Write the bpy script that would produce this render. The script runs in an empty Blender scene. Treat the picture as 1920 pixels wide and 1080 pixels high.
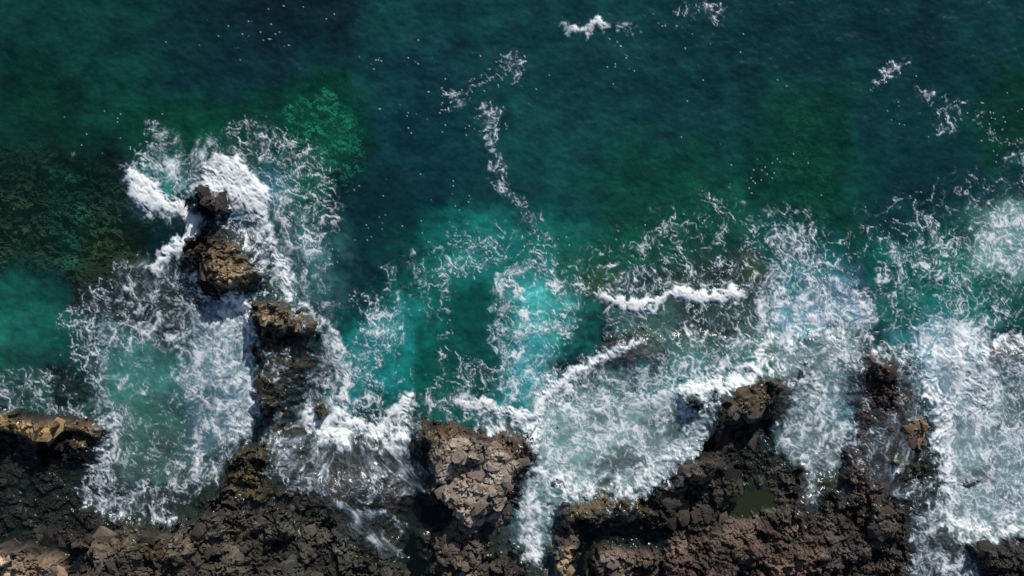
import bpy, bmesh, math, random
import numpy as np
# ================================================================ CAMERA, SKY, SUN, EXPOSURE
scene = bpy.context.scene
cam_d = bpy.data.cameras.new('camera'); cam = bpy.data.objects.new('camera', cam_d); scene.collection.objects.link(cam)
cam.location = (0, 0, 130); cam.rotation_euler = (0, 0, 0); cam_d.sensor_width = 36; cam_d.lens = 36*130/96.0; cam_d.clip_start = 1; cam_d.clip_end = 4000
scene.camera = cam
SUN_EL, SUN_AZ = math.radians(36), math.radians(20)          # azimuth from the top of the photo towards its right
world = bpy.data.worlds.new('World'); scene.world = world; world.use_nodes = True
wt = world.node_tree; bg = wt.nodes['Background']; sky = wt.nodes.new('ShaderNodeTexSky')
sky.sky_type = 'NISHITA'; sky.sun_disc = False; sky.sun_elevation = SUN_EL; sky.sun_rotation = SUN_AZ
wt.links.new(sky.outputs[0], bg.inputs[0]); bg.inputs[1].default_value = .08
sun_d = bpy.data.lights.new('sun', 'SUN'); sun_d.energy = 3.9; sun_d.angle = math.radians(.6); sun_d.color = (1, .95, .87)
sun = bpy.data.objects.new('sun', sun_d); scene.collection.objects.link(sun)
sun.rotation_euler = (math.radians(90)-SUN_EL, 0, math.pi-SUN_AZ)
scene.view_settings.view_transform = 'Standard'; scene.view_settings.look = 'None'; scene.view_settings.exposure = -.05; scene.view_settings.gamma = 1; scene.view_settings.use_curve_mapping = False
scene.cycles.max_bounces = 6; scene.cycles.transparent_max_bounces = 12; scene.cycles.diffuse_bounces = 2; scene.cycles.sample_clamp_indirect = 4; scene.cycles.sample_clamp_direct = 12
# ================================================================ FIELDS
#==FIELDS==
import numpy as np, math, random
rng = np.random.default_rng(7)
CAM_H = 130.0
MPP = 0.05                      # metres per photo pixel on the water
# ---------------------------------------------------------------- noise
_perm = np.random.default_rng(3).permutation(4096).astype(np.int64)
_ang = np.random.default_rng(4).random(4096)*2*np.pi
_gx, _gy = np.cos(_ang).astype(np.float32), np.sin(_ang).astype(np.float32)
def _h(ix, iy, s):
    return _perm[(_perm[(ix + s*131) & 4095] + iy) & 4095]
def perlin(x, y, s=0):
    ix = np.floor(x).astype(np.int64); iy = np.floor(y).astype(np.int64)
    fx = (x-ix).astype(np.float32); fy = (y-iy).astype(np.float32)
    u = fx*fx*fx*(fx*(fx*6-15)+10); v = fy*fy*fy*(fy*(fy*6-15)+10)
    def g(dx, dy):
        h = _h(ix+dx, iy+dy, s)
        return _gx[h]*(fx-dx)+_gy[h]*(fy-dy)
    a = g(0,0); b = g(1,0); c = g(0,1); d = g(1,1)
    return ((a+(b-a)*u)*(1-v)+(c+(d-c)*u)*v)*1.5
def fbm(x, y, s=0, o=4, gain=.5):
    t = 0; a = 1; n = 0
    for i in range(o):
        t = t+a*perlin(x*2.03**i+i*17.3, y*2.03**i-i*9.1, s+i); n += a; a *= gain
    return t/n
def _rnd(ix, iy, s):
    h = _h(ix, iy, s)
    return ((h*2654435761+s*97) % 65521)/65521.0
def voro(x, y, s=0, full=False):
    """cellular noise: F1, F2-F1 edge value, random id, vector to centre"""
    ix = np.floor(x).astype(np.int64); iy = np.floor(y).astype(np.int64)
    f1 = np.full(x.shape, 9., np.float32); f2 = f1.copy()
    rid = np.zeros(x.shape, np.float32); vx = np.zeros(x.shape, np.float32); vy = vx.copy(); wx = vx.copy(); wy = vx.copy()
    for dx in (-1,0,1):
        for dy in (-1,0,1):
            jx = ix+dx; jy = iy+dy
            cx = jx+.1+.8*_rnd(jx, jy, s+11)-x; cy = jy+.1+.8*_rnd(jx, jy, s+12)-y
            d = np.sqrt(cx*cx+cy*cy).astype(np.float32)
            c1 = d < f1; c2 = (~c1) & (d < f2)
            f2 = np.where(c1, f1, np.where(c2, d, f2))
            f1 = np.where(c1, d, f1)
            if full:
                rid = np.where(c1, _rnd(jx, jy, s+13), rid)
                vx = np.where(c1, cx, vx); vy = np.where(c1, cy, vy)
    return f1, f2-f1, rid, vx, vy
def sst(a, b, x):
    t = np.clip((x-a)/(b-a), 0, 1); return t*t*(3-2*t)
def lerp(a, b, t): return a+(b-a)*t
def blur(a, r):
    k = int(max(1, round(r*2))); w = np.exp(-.5*(np.arange(-k, k+1)/r)**2); w /= w.sum()
    p = np.pad(a, ((k,k),(0,0)), 'edge'); o = sum(w[i]*p[i:i+a.shape[0]] for i in range(2*k+1))
    p = np.pad(o, ((0,0),(k,k)), 'edge'); return sum(w[i]*p[:, i:i+a.shape[1]] for i in range(2*k+1))
def lin(c):
    c = np.asarray(c, float)/255.0
    return np.where(c <= .04045, c/12.92, ((c+.055)/1.055)**2.4)
# ---------------------------------------------------------------- control maps (4 photo pixels a cell)
CX0, CY0, CX1, CY1, CS = -700, -500, 2620, 1580, 4
cpx, cpy = np.meshgrid(np.arange(CX0, CX1+1, CS, dtype=np.float32), np.arange(CY0, CY1+1, CS, dtype=np.float32))
def _cut(pts, m):
    x = [p[0] for p in pts]; y = [p[1] for p in pts]
    a = int(max(0, (min(x)-m-CX0)//CS)); b = int(min(cpx.shape[1], (max(x)+m-CX0)//CS+2))
    c = int(max(0, (min(y)-m-CY0)//CS)); d = int(min(cpx.shape[0], (max(y)+m-CY0)//CS+2))
    return slice(c, d), slice(a, b)
def P(*a): return [(a[i], a[i+1]) for i in range(0, len(a), 2)]
def poly_mask(pts, f):
    """soft polygon: 1 inside, falls to 0 over f pixels round the edge"""
    s = _cut(pts, f+8); X = cpx[s]; Y = cpy[s]
    d = np.full(X.shape, 1e9, np.float32); ins = np.zeros(X.shape, bool)
    n = len(pts)
    for i in range(n):
        (x0,y0), (x1,y1) = pts[i], pts[(i+1) % n]
        ex, ey = x1-x0, y1-y0; L = ex*ex+ey*ey+1e-6
        t = np.clip(((X-x0)*ex+(Y-y0)*ey)/L, 0, 1)
        d = np.minimum(d, np.hypot(X-x0-t*ex, Y-y0-t*ey))
        c = ((y0 <= Y) != (y1 <= Y)) & (X < (x1-x0)*(Y-y0)/((y1-y0) if y1 != y0 else 1e-9)+x0)
        ins ^= c
    sd = np.where(ins, -d, d)
    return s, 1-sst(-f*.5, f*.5, sd)
def line_mask(pts, w, f=None):
    """soft stroke: w = width in pixels (one number or one for each point)"""
    if not hasattr(w, '__len__'): w = [w]*len(pts)
    mw = max(w); s = _cut(pts, mw*1.2+8); X = cpx[s]; Y = cpy[s]; m = np.zeros(X.shape, np.float32)
    for i in range(len(pts)-1):
        (x0,y0), (x1,y1) = pts[i], pts[i+1]
        ex, ey = x1-x0, y1-y0; L = ex*ex+ey*ey+1e-6
        t = np.clip(((X-x0)*ex+(Y-y0)*ey)/L, 0, 1)
        ww = (w[i]+(w[i+1]-w[i])*t)*.5
        d = np.hypot(X-x0-t*ex, Y-y0-t*ey)
        m = np.maximum(m, 1-sst(.35, 1.25, d/ww))
    return s, m
def put(M, sm, v, mode='set', a=1.0):
    s, m = sm; m = m*a
    if M.ndim == 3: m = m[..., None]; v = np.asarray(v)
    if mode == 'set': M[s] = M[s]*(1-m)+v*m
    elif mode == 'max': M[s] = np.maximum(M[s], v*m)
    elif mode == 'add': M[s] = M[s]+v*m
    elif mode == 'mul': M[s] = M[s]*(1-m*(1-v))
mk = lambda v: np.full(cpx.shape, float(v), np.float32)
H = mk(-6); OPA = mk(1.0); D = mk(0); K = mk(0); SP = mk(.002); ST = mk(0); DX = mk(0); DY = mk(0); WS = mk(0); AL = mk(0)
WC = np.zeros(cpx.shape+(3,), np.float32); WC[:] = lin((15,50,62))
RC = np.zeros(cpx.shape+(3,), np.float32); RC[:] = (.055,.048,.042)

# --- water body colour: as the photo shows the water's own colour (depth, sand, air bubbles)
def W(c, pts, f=60, a=1.0): put(WC, poly_mask(pts, f), lin(c), 'set', a)
W((52,60,60), P(-700,800,190,800,240,900,420,880,480,790,980,800,1300,840,1700,860,2620,1000,2620,1580,-700,1580), 40)
W((15,56,58), P(-700,-500,330,-500,330,330,-700,330), 160)
W((14,42,54), P(300,-60,720,-60,760,120,620,190,330,180), 130)
W((13,34,47), P(420,-500,760,-500,700,60,440,60), 90)
W((15,46,62), P(430,80,680,90,640,200,420,190), 90, .7)
W((22,76,64), P(20,120,90,130,110,210,230,240,300,270,120,265,40,240), 60, .8)
W((13,38,40), P(90,130,160,150,165,190,110,190), 30, .6)
W((20,84,70), P(230,200,560,190,560,290,240,300), 70, .9)
W((20,88,78), P(480,280,640,300,640,420,520,430), 70, .9)
W((24,104,84), P(530,180,600,165,680,175,685,240,660,300,560,310,530,270), 40, .95)
W((24,86,74), P(560,300,640,300,640,400,570,400), 50, .7)
W((18,50,46), P(-700,262,180,262,260,320,290,480,250,520,-700,520), 50, .9)
W((24,80,66), P(70,300,120,310,140,360,100,370,60,330), 26, .6)
W((24,82,72), P(95,395,150,395,150,500,100,500), 36, .7)
W((46,52,34), P(150,420,250,430,240,520,150,520), 40, .7)
W((30,58,44), P(-100,400,70,400,90,500,-100,500), 40, .6)
W((24,92,86), P(-700,500,60,520,140,560,120,640,40,700,-700,700), 110, .8)
W((34,112,104), P(-700,570,70,575,90,620,40,670,-700,670), 60, .7)
W((36,44,40), P(150,520,330,500,370,560,330,640,180,600), 40, .85)
W((20,66,76), P(700,-60,1200,-60,1200,450,700,450), 120, .6)
W((15,44,66), P(690,90,860,100,860,260,720,300), 80, .6)
W((13,40,54), P(600,330,800,300,870,400,800,500,720,560,640,580,600,480), 80, .95)
W((13,50,66), P(740,220,900,220,900,450,780,450), 70, .7)
W((22,84,76), P(1150,250,1420,280,1500,470,1130,480,1110,340), 100, .85)
W((22,84,74), P(1210,300,1310,300,1320,400,1230,400), 50, .6)
W((18,58,70), P(1020,100,1400,90,1400,270,1040,300), 90, .6)
W((14,44,52), P(1370,110,1440,120,1450,200,1380,190), 50, .8)
W((20,80,70), P(1430,170,1600,150,1620,480,1440,480), 90, .85)
W((14,50,62), P(1610,30,1920,20,2620,20,2620,90,1830,110,1790,420,1640,440,1600,200), 90, .8)
W((13,36,48), P(1690,50,1790,60,1780,110,1700,100), 40, .7)
W((18,70,58), P(1850,120,2620,100,2620,300,1840,300), 70, .75)
W((18,70,72), P(1700,430,2620,400,2620,640,1700,600), 90, .7)
W((14,60,64), P(1730,400,1850,400,1840,560,1740,560), 50, .8)
W((14,82,82), P(760,440,960,420,980,600,960,790,780,790,740,600), 110, .9)
W((28,122,124), P(830,430,960,400,1060,440,960,500,860,540,790,570), 70, .75)
W((24,106,98), P(960,420,1120,440,1100,520,940,520), 60, .7)
W((26,128,130), P(660,600,730,560,790,560,800,620,770,700,740,780,640,780,640,620), 40, .95)
W((18,112,116), P(700,690,770,690,760,780,680,780), 40, .8)
W((15,72,74), P(790,520,860,580,940,540,950,660,900,730,830,750,780,700), 110, .7)
W((50,156,158), P(960,520,1000,500,1050,510,1078,560,1072,640,1050,710,990,760,950,740,935,660,938,580), 44, .95)
W((70,176,172), P(965,560,1010,540,1050,570,1050,610,1000,630,960,610), 36, .8)
W((24,84,80), P(1060,520,1105,520,1100,640,1070,640), 26, .8)
W((54,74,46), P(1095,490,1150,500,1130,580,1095,590), 30, .85)
W((24,92,78), P(1150,430,1210,430,1240,490,1150,500), 40, .7)
W((46,62,52), P(1200,480,1430,490,1430,545,1200,545), 40, .8)
W((86,84,70), P(1380,490,1440,490,1440,540,1380,540), 30, .6)
W((80,112,112), P(1150,590,1260,560,1430,560,1430,690,1300,700,1200,680), 44, .9)
W((60,60,62), P(1270,570,1400,575,1400,620,1290,620), 26, .6)
W((72,150,156), P(1180,700,1260,690,1440,690,1380,720,1200,730), 30, .6)
W((92,140,160), P(1425,560,1480,545,1620,545,1625,610,1560,620,1480,650,1430,620), 24, .95)
W((24,112,128), P(1450,430,1540,430,1560,540,1470,550), 40, .8)
W((16,98,96), P(1630,440,1840,470,1850,600,1640,610), 44, .9)
W((24,140,140), P(1690,600,1790,590,1790,650,1700,640), 26, .8)
W((84,140,158), P(1690,620,1850,600,1850,700,1790,800,1720,760), 40, .9)
W((120,160,160), P(1820,400,1920,380,2400,400,2400,520,1850,520), 40, .6)
W((24,100,100), P(2000,560,2620,560,2620,640,2000,640), 60, .8)
W((66,120,122), P(190,640,340,640,360,740,330,770,200,770), 36, .9)
W((70,104,100), P(220,760,330,760,370,880,350,930,260,930,230,860), 34, .9)
W((88,116,136), P(370,600,490,580,480,760,430,860,360,860), 40, .85)
W((70,130,140), P(500,420,640,420,640,560,540,560), 40, .6)
W((90,150,190), P(470,330,515,340,510,400,460,400), 22, .9)
W((110,150,205), P(230,325,262,325,262,375,240,370), 18, .9)
W((60,165,160), P(285,300,325,310,322,360,290,350), 18, .95)
W((116,146,146), P(1000,740,1330,740,1340,820,1240,920,1060,940,980,1060,960,900), 40, .95)
W((112,165,160), P(1038,785,1068,785,1068,825,1045,825), 12, .9)
W((98,138,138), P(975,880,1035,880,1030,1000,985,1000), 24, .8)
W((114,134,138), P(1440,640,1600,640,1600,900,1460,880), 40, .9)
W((70,150,170), P(1540,735,1590,735,1590,780,1540,780), 24, .8)
W((118,142,146), P(1740,680,2620,680,2620,1010,1780,1010), 40, .9)
W((104,126,138), P(1850,800,2620,800,2620,980,1850,980), 60, .8)
W((36,110,120), P(600,770,1000,770,1000,840,600,840), 30, .3)

# --- how much the water hides (1 deep or full of air, 0 a clear film)
def O(v, pts, f=50): put(OPA, poly_mask(pts, f), v)
O(.35, P(-700,830,190,830,240,930,420,900,480,800,980,810,1300,860,1700,860,2620,1000,2620,1580,-700,1580), 40)
O(.38, P(500,180,560,150,650,145,700,200,700,290,650,370,580,370,520,300), 36)
O(.3, P(-700,280,300,280,300,520,-700,520), 60)
O(.7, P(1400,220,1580,200,1580,400,1420,400), 60)
O(.5, P(300,400,620,400,620,900,300,900), 60)
O(.75, P(-700,660,180,660,200,800,-700,800), 80); W((44,80,82), P(-700,680,190,680,200,800,-700,800), 70, .8)
O(.9, P(190,620,480,600,480,900,230,900,180,760), 60)
O(.30, P(140,500,340,480,360,620,170,620), 40)
O(.30, P(480,620,800,780,820,1000,480,1000), 40)
O(.95, P(560,400,650,480,680,760,640,770,600,620), 30)
O(.7, P(1200,470,1440,480,1440,680,1200,680), 40)
O(.85, P(1000,740,1340,740,1240,930,1060,940,1000,1060,960,1060), 30)
O(.25, P(1110,640,1220,600,1240,680,1100,720), 24)
O(.2, P(1480,620,1560,600,1570,700,1490,740), 22)
O(.75, P(1440,640,1600,640,1600,900,1460,880), 30)
O(.45, P(1590,640,1700,640,1740,900,1700,1100,1480,1000), 40)
O(.3, P(1800,600,2200,640,2200,700,1860,700), 36)
O(.85, P(1740,700,2620,700,2620,1010,1780,1010), 30)
O(.4, P(1700,940,1780,940,1820,1100,1690,1100), 30)
O(.2, P(100,680,160,680,165,750,100,750), 24)
O(.35, P(800,820,1000,780,990,940,800,940), 30)

O(.55, P(0,90,120,110,150,220,240,240,280,280,0,300), 60); O(.6, P(240,190,520,190,520,300,240,300), 60)
O(.6, P(1160,260,1330,280,1400,380,1380,470,1130,470,1120,340), 80); O(.5, P(1440,180,1590,160,1600,470,1440,470), 50); O(.6, P(1850,120,2200,120,2200,290,1850,290), 60)
for p in (P(1110,850,1180,840,1200,885,1130,900), P(1205,785,1300,780,1300,820,1220,830), P(1270,570,1420,575,1410,625,1290,625), P(1800,870,1850,850,1870,900,1820,920), P(1870,720,1960,730,1960,800,1880,800), P(1480,700,1530,690,1540,740,1490,760), P(1050,690,1110,660,1130,700,1080,730)): O(.3, p, 30)
# --- ground height in metres
def G(v, pts, f=40): put(H, poly_mask(pts, f), v)
G(-3.2, P(-700,270,300,270,520,200,700,180,680,420,600,600,-700,620), 120)
G(-1.6, P(505,170,640,150,700,200,690,310,620,380,540,320), 50); G(-2.2, P(1140,260,1330,280,1380,460,1120,460), 120); G(-2.2, P(1440,180,1590,170,1600,460,1430,460), 100)
G(-3.5, P(-700,560,500,560,640,820,2620,740,2620,1580,-700,1580), 160)
G(-2.2, P(1100,430,1600,400,1620,640,1100,660), 120)
G(-.5, P(130,500,340,480,500,400,560,420,610,600,640,800,150,700), 60)
G(-.6, P(1130,580,1440,540,1620,610,1900,600,2620,580,2620,1580,-700,1580,-700,760,180,770,360,900,480,800,620,800,980,780), 60)
G(.2, P(1120,600,1440,620,1920,640,2620,640,2620,1580,960,1580,980,780), 44)
# dry land
G(1.6, P(-700,775,-60,772,90,775,192,792,198,835,160,870,135,915,190,965,300,992,360,985,395,930,440,880,480,835,620,800,700,800,780,790,800,780,835,796,850,780,880,802,900,784,928,814,950,786,972,816,990,794,1004,850,972,900,980,1080,1030,1080,1032,945,1200,930,1262,880,1325,820,1350,770,1400,715,1470,708,1480,760,1445,810,1490,870,1540,860,1600,740,1590,690,1650,655,1695,680,1725,760,1745,850,1700,930,1700,1000,1790,1012,2620,1020,2620,1580,-700,1580), 26)
G(3.4, P(-700,772,90,775,190,790,190,812,-60,812,-700,812), 22)
G(.6, P(-700,845,170,850,140,930,260,985,160,1020,-700,1015), 30)
G(.05, P(-700,985,60,1000,150,1035,180,1060,110,1100,-700,1010), 30)
G(2.6, P(-700,1020,60,1022,120,1050,118,1100,-700,1100), 16)
G(2.6, P(170,1030,280,1010,290,1100,160,1100), 30)
G(2.2, P(300,1000,460,960,580,1000,560,1100,300,1100), 40)
G(1.2, P(500,800,780,800,800,900,760,960,520,940), 40)
G(2.4, P(520,880,760,900,800,960,720,945,600,955), 30)
G(.0, P(770,870,812,870,818,940,850,960,830,1100,750,1100,750,980), 20)
G(3.5, P(810,822,900,816,968,866,968,905,950,962,890,996,847,966,812,922), 14)
G(2.6, P(775,802,800,784,832,798,850,782,880,806,900,788,928,820,950,792,972,822,992,800,1000,850,960,860,900,822,830,826,790,836), 12)
G(1.6, P(800,990,900,1000,960,1000,960,1100,820,1100), 26)
G(.3, P(880,960,970,960,972,1050,900,1050), 30)
G(1.9, P(1034,1020,1072,1020,1070,1100,1034,1100), 14)
G(2.7, P(1040,945,1200,935,1215,960,1100,975,1044,985), 18)
G(.0, P(1095,985,1260,990,1340,1000,1330,1040,1290,1100,1060,1100,1080,1030), 26)
G(1.6, P(1120,1030,1230,1030,1240,1100,1110,1100), 26)
G(3.5, P(1340,775,1400,712,1470,710,1478,755,1440,770,1380,800,1350,830,1270,890,1230,925,1222,950,1290,930,1350,880), 20)
G(2.2, P(1240,925,1300,900,1360,930,1360,960,1290,1000,1230,985), 30)
G(.6, P(1360,800,1440,780,1450,830,1480,880,1420,920,1370,900), 30)
G(.1, P(1370,925,1450,900,1460,940,1420,980,1350,980), 30)
G(2.2, P(1260,1010,1360,985,1480,970,1620,960,1640,1000,1560,1100,1230,1100), 40)
G(1.9, P(1600,690,1650,658,1695,680,1720,760,1690,800,1620,800), 24)
G(2.0, P(1690,785,1732,780,1738,850,1690,850), 18)
G(1.8, P(1590,830,1660,830,1720,870,1740,940,1680,960,1600,940), 30)
G(.3, P(1570,700,1600,800,1570,900,1480,900,1460,830,1540,800,1530,700), 26)
G(1.0, P(1700,950,1760,940,1820,1100,1690,1100), 30)
G(2.2, P(1800,1020,1920,1018,2620,1020,2620,1070,1860,1060), 20)
# islets and spine
G(3.6, P(358,345,378,340,428,352,430,400,405,418,385,410,362,375), 14)
G(.9, P(370,415,480,430,500,480,440,560,380,560,345,480), 30)
G(3.0, P(352,450,400,440,440,480,488,500,482,525,430,545,400,560,380,545,372,500,350,480), 16)
G(3.1, P(472,568,510,558,550,580,596,598,598,625,540,632,495,640,480,610), 16)
G(1.3, P(490,625,610,650,560,740,520,800,470,830,482,740), 30)
G(2.3, P(496,640,535,645,535,690,520,760,490,770,484,700), 20)
G(2.2, P(440,850,490,830,500,880,450,900), 18)
G(1.7, P(594,756,618,754,622,778,598,784), 10)
G(.7, P(100,690,160,690,160,745,100,740), 24)
G(1.7, P(1502,680,1518,680,1520,700,1504,704), 8)
G(1.4, P(1512,615,1565,605,1568,650,1515,650), 12)
G(1.5, P(1020,895,1058,895,1060,915,1025,918), 12)
G(1.9, P(1270,740,1330,745,1330,775,1280,775), 16)
G(1.2, P(1800,850,1830,850,1835,885,1805,880), 14)
G(1.3, P(1820,660,1870,640,2000,645,2000,690,1830,700), 20)
G(1.1, P(1135,640,1200,620,1240,640,1200,690,1120,690), 26)
G(.9, P(1100,850,1180,840,1200,890,1120,900), 24)
G(1.0, P(300,560,340,540,350,580,320,600), 24)
G(.5, P(-700,860,150,870,140,900,60,930,-700,940), 40)
H = blur(H, 1.2)

# --- where the sea runs over rock as a sheet (1) or leaves it bare (0)
def S(v, pts, f=24): put(WS, poly_mask(pts, f), v)
S(1, P(-700,-500,2620,-500,2620,650,1840,650,1700,690,1600,670,1590,700,1480,700,1400,716,1350,770,1325,830,1262,885,1205,932,1032,945,1030,1066,984,1066,972,900,1004,850,992,806,972,828,950,800,928,828,902,798,882,812,856,790,834,806,806,790,780,808,770,850,810,880,815,925,770,935,750,1010,720,1045,640,1000,590,930,500,920,480,860,440,870,400,935,350,985,290,990,180,960,130,915,160,865,190,820,192,790,60,772,-700,772), 16)
S(1, P(1460,690,1600,690,1600,750,1560,890,1590,930,1520,930,1440,830), 20)
S(.85, P(1575,640,1760,640,1760,960,1620,900,1580,800), 30)
S(1, P(1720,640,2620,640,2620,1010,1790,1010,1745,920,1735,800), 18)
S(1, P(1690,945,1760,940,1840,1060,1860,1100,1690,1100), 20)
S(1, P(990,1040,1030,1040,1030,1120,990,1120), 10)
for p in (P(356,345,368,342,378,358,392,372,412,358,430,362,430,405,405,418,385,410,362,375), P(352,450,400,440,440,480,488,500,482,525,430,545,400,560,380,545,372,500,350,480),
          P(472,568,510,558,550,580,596,598,598,625,540,640,495,650,490,700,530,760,500,790,480,780,484,700), P(592,754,620,752,622,780,596,786),
          P(1275,742,1325,746,1325,770,1285,770), P(1502,680,1518,680,1520,706,1504,706), P(1022,897,1058,897,1060,913,1025,916),
          P(1620,700,1650,680,1680,700,1690,740,1660,770,1620,760), P(1695,790,1732,786,1734,845,1695,845), P(440,850,490,810,500,890,450,900),
          P(820,830,960,860,960,960,850,960), P(1670,865,1730,870,1735,900,1680,900)):
    S(0, p, 12)
for a_, b_, c_ in ((805,778,12), (842,776,20), (893,782,34), (915,780,44), (938,782,30), (958,780,50), (980,782,36), (20,772,20), (95,775,30), (130,790,26), (165,790,14), (1100,925,24), (1150,930,40), (1185,928,20)): put(WS, line_mask(P(a_, b_, a_+3, b_+c_), (26, 14)), 1, 'max')
HB = blur(H, 6)
# narrow tongues of spent foam over the bare rock
for p, w in ((P(1500,880,1520,930,1515,960), 40), (P(1120,945,1160,985,1175,960,1190,940), 18), (P(640,960,700,1010,740,1040), 60), (P(1690,870,1660,920,1635,950), 16),
             (P(450,910,465,950), 18), (P(985,790,960,860,945,900), 12), (P(380,920,330,960,280,985), 40), (P(480,945,640,945,800,1000), 30), (P(640,925,600,960,560,1000), 14), (P(1510,900,1490,960,1500,1000), 12), (P(1560,880,1600,930,1620,960), 12), (P(1280,930,1250,900), 10)):
    put(WS, line_mask(p, w), 1, 'max')

_w = blur(WS, 2)*sst(-.8, -.2, H); H = H*(1-_w)+HB*_w
# --- foam: D = lace density, K = thick white water
def DP(v, pts, f=40, m='max'): put(D, poly_mask(pts, f), v, m)
def DL(v, pts, w, m='max'): put(D, line_mask(pts, w), v, m)
def KP(v, pts, f=20, m='max'): put(K, poly_mask(pts, f), v, m)
def KL(v, pts, w, m='max'): put(K, line_mask(pts, w), v, m)
# islet crown and its surroundings
DP(.55, P(240,300,300,240,350,280,420,260,500,230,600,270,640,400,610,470,630,600,560,600,520,440,300,420,240,360), 50)
DL(.75, P(280,245,300,270,330,310), 30); DL(.7, P(360,300,380,260,400,280,420,300), 36); DL(.6, P(410,262,440,240,500,230,530,262), 20)
DL(.65, P(490,262,540,270,550,300), 26); DL(.4, P(120,285,180,308,240,320), 9)
DL(.8, P(510,340,540,400,520,470,600,470), 40); DL(.6, P(540,430,600,430,620,500,570,540,620,570), 40)
KP(1.15, P(234,322,262,316,292,340,300,366,330,372,356,368,352,400,330,406,300,398,262,388,240,360), 18)
KP(.55, P(290,290,330,300,345,350,330,360,315,320,295,310), 20)
KP(1.3, P(345,352,380,330,425,332,432,356,405,356,372,346,358,352,352,368), 14)
KP(1.08, P(420,290,450,296,475,325,505,345,515,375,500,405,488,414,468,404,445,384,428,378,428,345,410,312), 20)
KP(.9, P(380,300,420,285,430,340,370,335), 30)
KL(1.1, P(345,395,366,418,358,450,322,478,300,505), (34,30,30,30,26)); KL(.9, P(352,495,368,520,376,555), (12,16,14))
KL(.55, P(430,425,470,440,510,470), 24); KL(.85, P(495,412,512,460,528,520,545,560), (26,24,24,26))
KL(.8, P(500,505,540,510,548,560,540,580,600,590,632,630,648,700,650,750), (14,24,26,26,28,30,26,26))
DP(.8, P(430,415,520,415,560,560,620,580,660,700,660,790,600,780,580,700,600,640,560,590,500,540), 36)
DP(.6, P(540,420,610,430,630,560,560,560), 30)
# water left of the spine
DP(.62, P(100,600,260,480,330,480,400,560,400,860,330,960,250,980,140,940,190,800,150,690), 50)
DP(.3, P(210,650,320,650,340,760,330,930,240,920,250,800,190,740), 30, 'set')
DP(.5, P(-700,690,180,690,190,780,-700,780), 30)
DL(.7, P(0,740,60,730,110,760,190,760), 30); DL(.72, P(180,620,210,690,180,720,240,790), 30); DL(.7, P(330,520,280,560,300,620,350,660), 30)
DL(.75, P(200,780,210,860,170,920,230,960), 56); DL(.9, P(280,970,340,975), 20); DL(.8, P(320,880,340,930,400,880,440,850), 34)
DP(.86, P(350,600,400,560,480,560,492,650,478,750,460,820,430,850,390,830,380,760,330,740), 40)
KP(.5, P(395,570,460,545,490,600,494,660,480,740,466,800,430,830,400,780,390,680), 36)
KL(1, P(430,552,470,590,490,640,492,680,478,740,468,790,440,830), (36,26,22,18,20,18,14))
KL(.7, P(350,840,380,850,360,880,400,890), 22); KL(.62, P(200,790,215,830,200,860,230,870), 46); KL(.95, P(285,968,310,975,340,968), 14); KL(.7, P(230,935,262,925), 16)
DP(.15, P(105,690,160,690,160,750,105,750), 20, 'set')
# wash over the shelf in the middle
DP(.62, P(500,700,620,650,650,780,790,790,810,900,760,930,560,930,490,860), 36)
DL(.9, P(510,830,560,860,540,880,600,900), 40); DL(.8, P(640,930,690,990,750,1030), 26); DL(.7, P(660,960,740,960,760,990), 20); DL(.75, P(770,860,810,890,800,915), 26)
KL(.8, P(585,745,580,790,610,800,630,770,645,755), (20,26,26,24,24)); KL(.95, P(610,800,640,830), 30)
KL(1.0, P(640,770,660,795,710,800,735,775,765,755,785,780), (24,24,24,34,36,16)); KL(.85, P(760,780,750,830,770,865), (44,34,12)); KL(.6, P(695,840,720,850,740,830), 20)
DP(.6, P(640,700,690,560,760,560,760,640,700,690,720,790,650,790), 30); DL(.62, P(700,560,690,600,720,650,700,700,712,760), 24); DP(.72, P(680,580,730,585,740,630,690,640), 20)
DL(.5, P(760,500,800,520,830,540,830,640,840,700), 20); DL(.6, P(800,520,830,500,840,560), 30); DP(.5, P(850,430,940,440,950,500,870,520,780,560), 40)
DL(.55, P(820,710,860,700,880,730), 26); DP(.45, P(860,660,940,690,940,740,850,740), 30)
KL(.45, P(820,755,870,745,880,770), 34); DL(.9, P(810,750,870,745), 40)
KL(1.0, P(880,765,920,752,965,772,1000,775), (24,34,30,24)); KL(1.0, P(1005,765,1050,722,1100,690,1150,655,1200,640), (34,30,32,30,14))
KL(.6, P(900,800,940,805,985,790), 22); DP(.7, P(880,780,1010,780,990,840,940,800), 26)
KL(.9, P(640,800,700,812,780,805), 26)
# aerated square patch
DP(.44, P(950,525,990,495,1060,500,1100,540,1096,600,1070,660,1060,720,1000,770,940,740,922,650,930,570), 44)
DL(.95, P(1050,500,1010,490,975,500,948,530,934,580,932,640,944,700,965,740), (8,14,22,26,24,20,22,24)); DL(.95, P(975,545,985,600,970,640,980,680), 30); DL(.85, P(1045,520,1065,560,1070,610,1020,610,970,620), (30,14,16,20,40))
DL(.9, P(1040,515,1090,522,1098,560), 18); DP(.68, P(955,660,1030,640,1060,700,1000,770,950,740), 50); DL(.5, P(1010,480,1040,465,1080,490,1100,560), 10)
DL(.6, P(970,400,1010,410,1000,430), 20)
KL(.4, P(975,600,1000,625,1050,605), 26); KL(.5, P(990,740,1030,720), 40)
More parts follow.
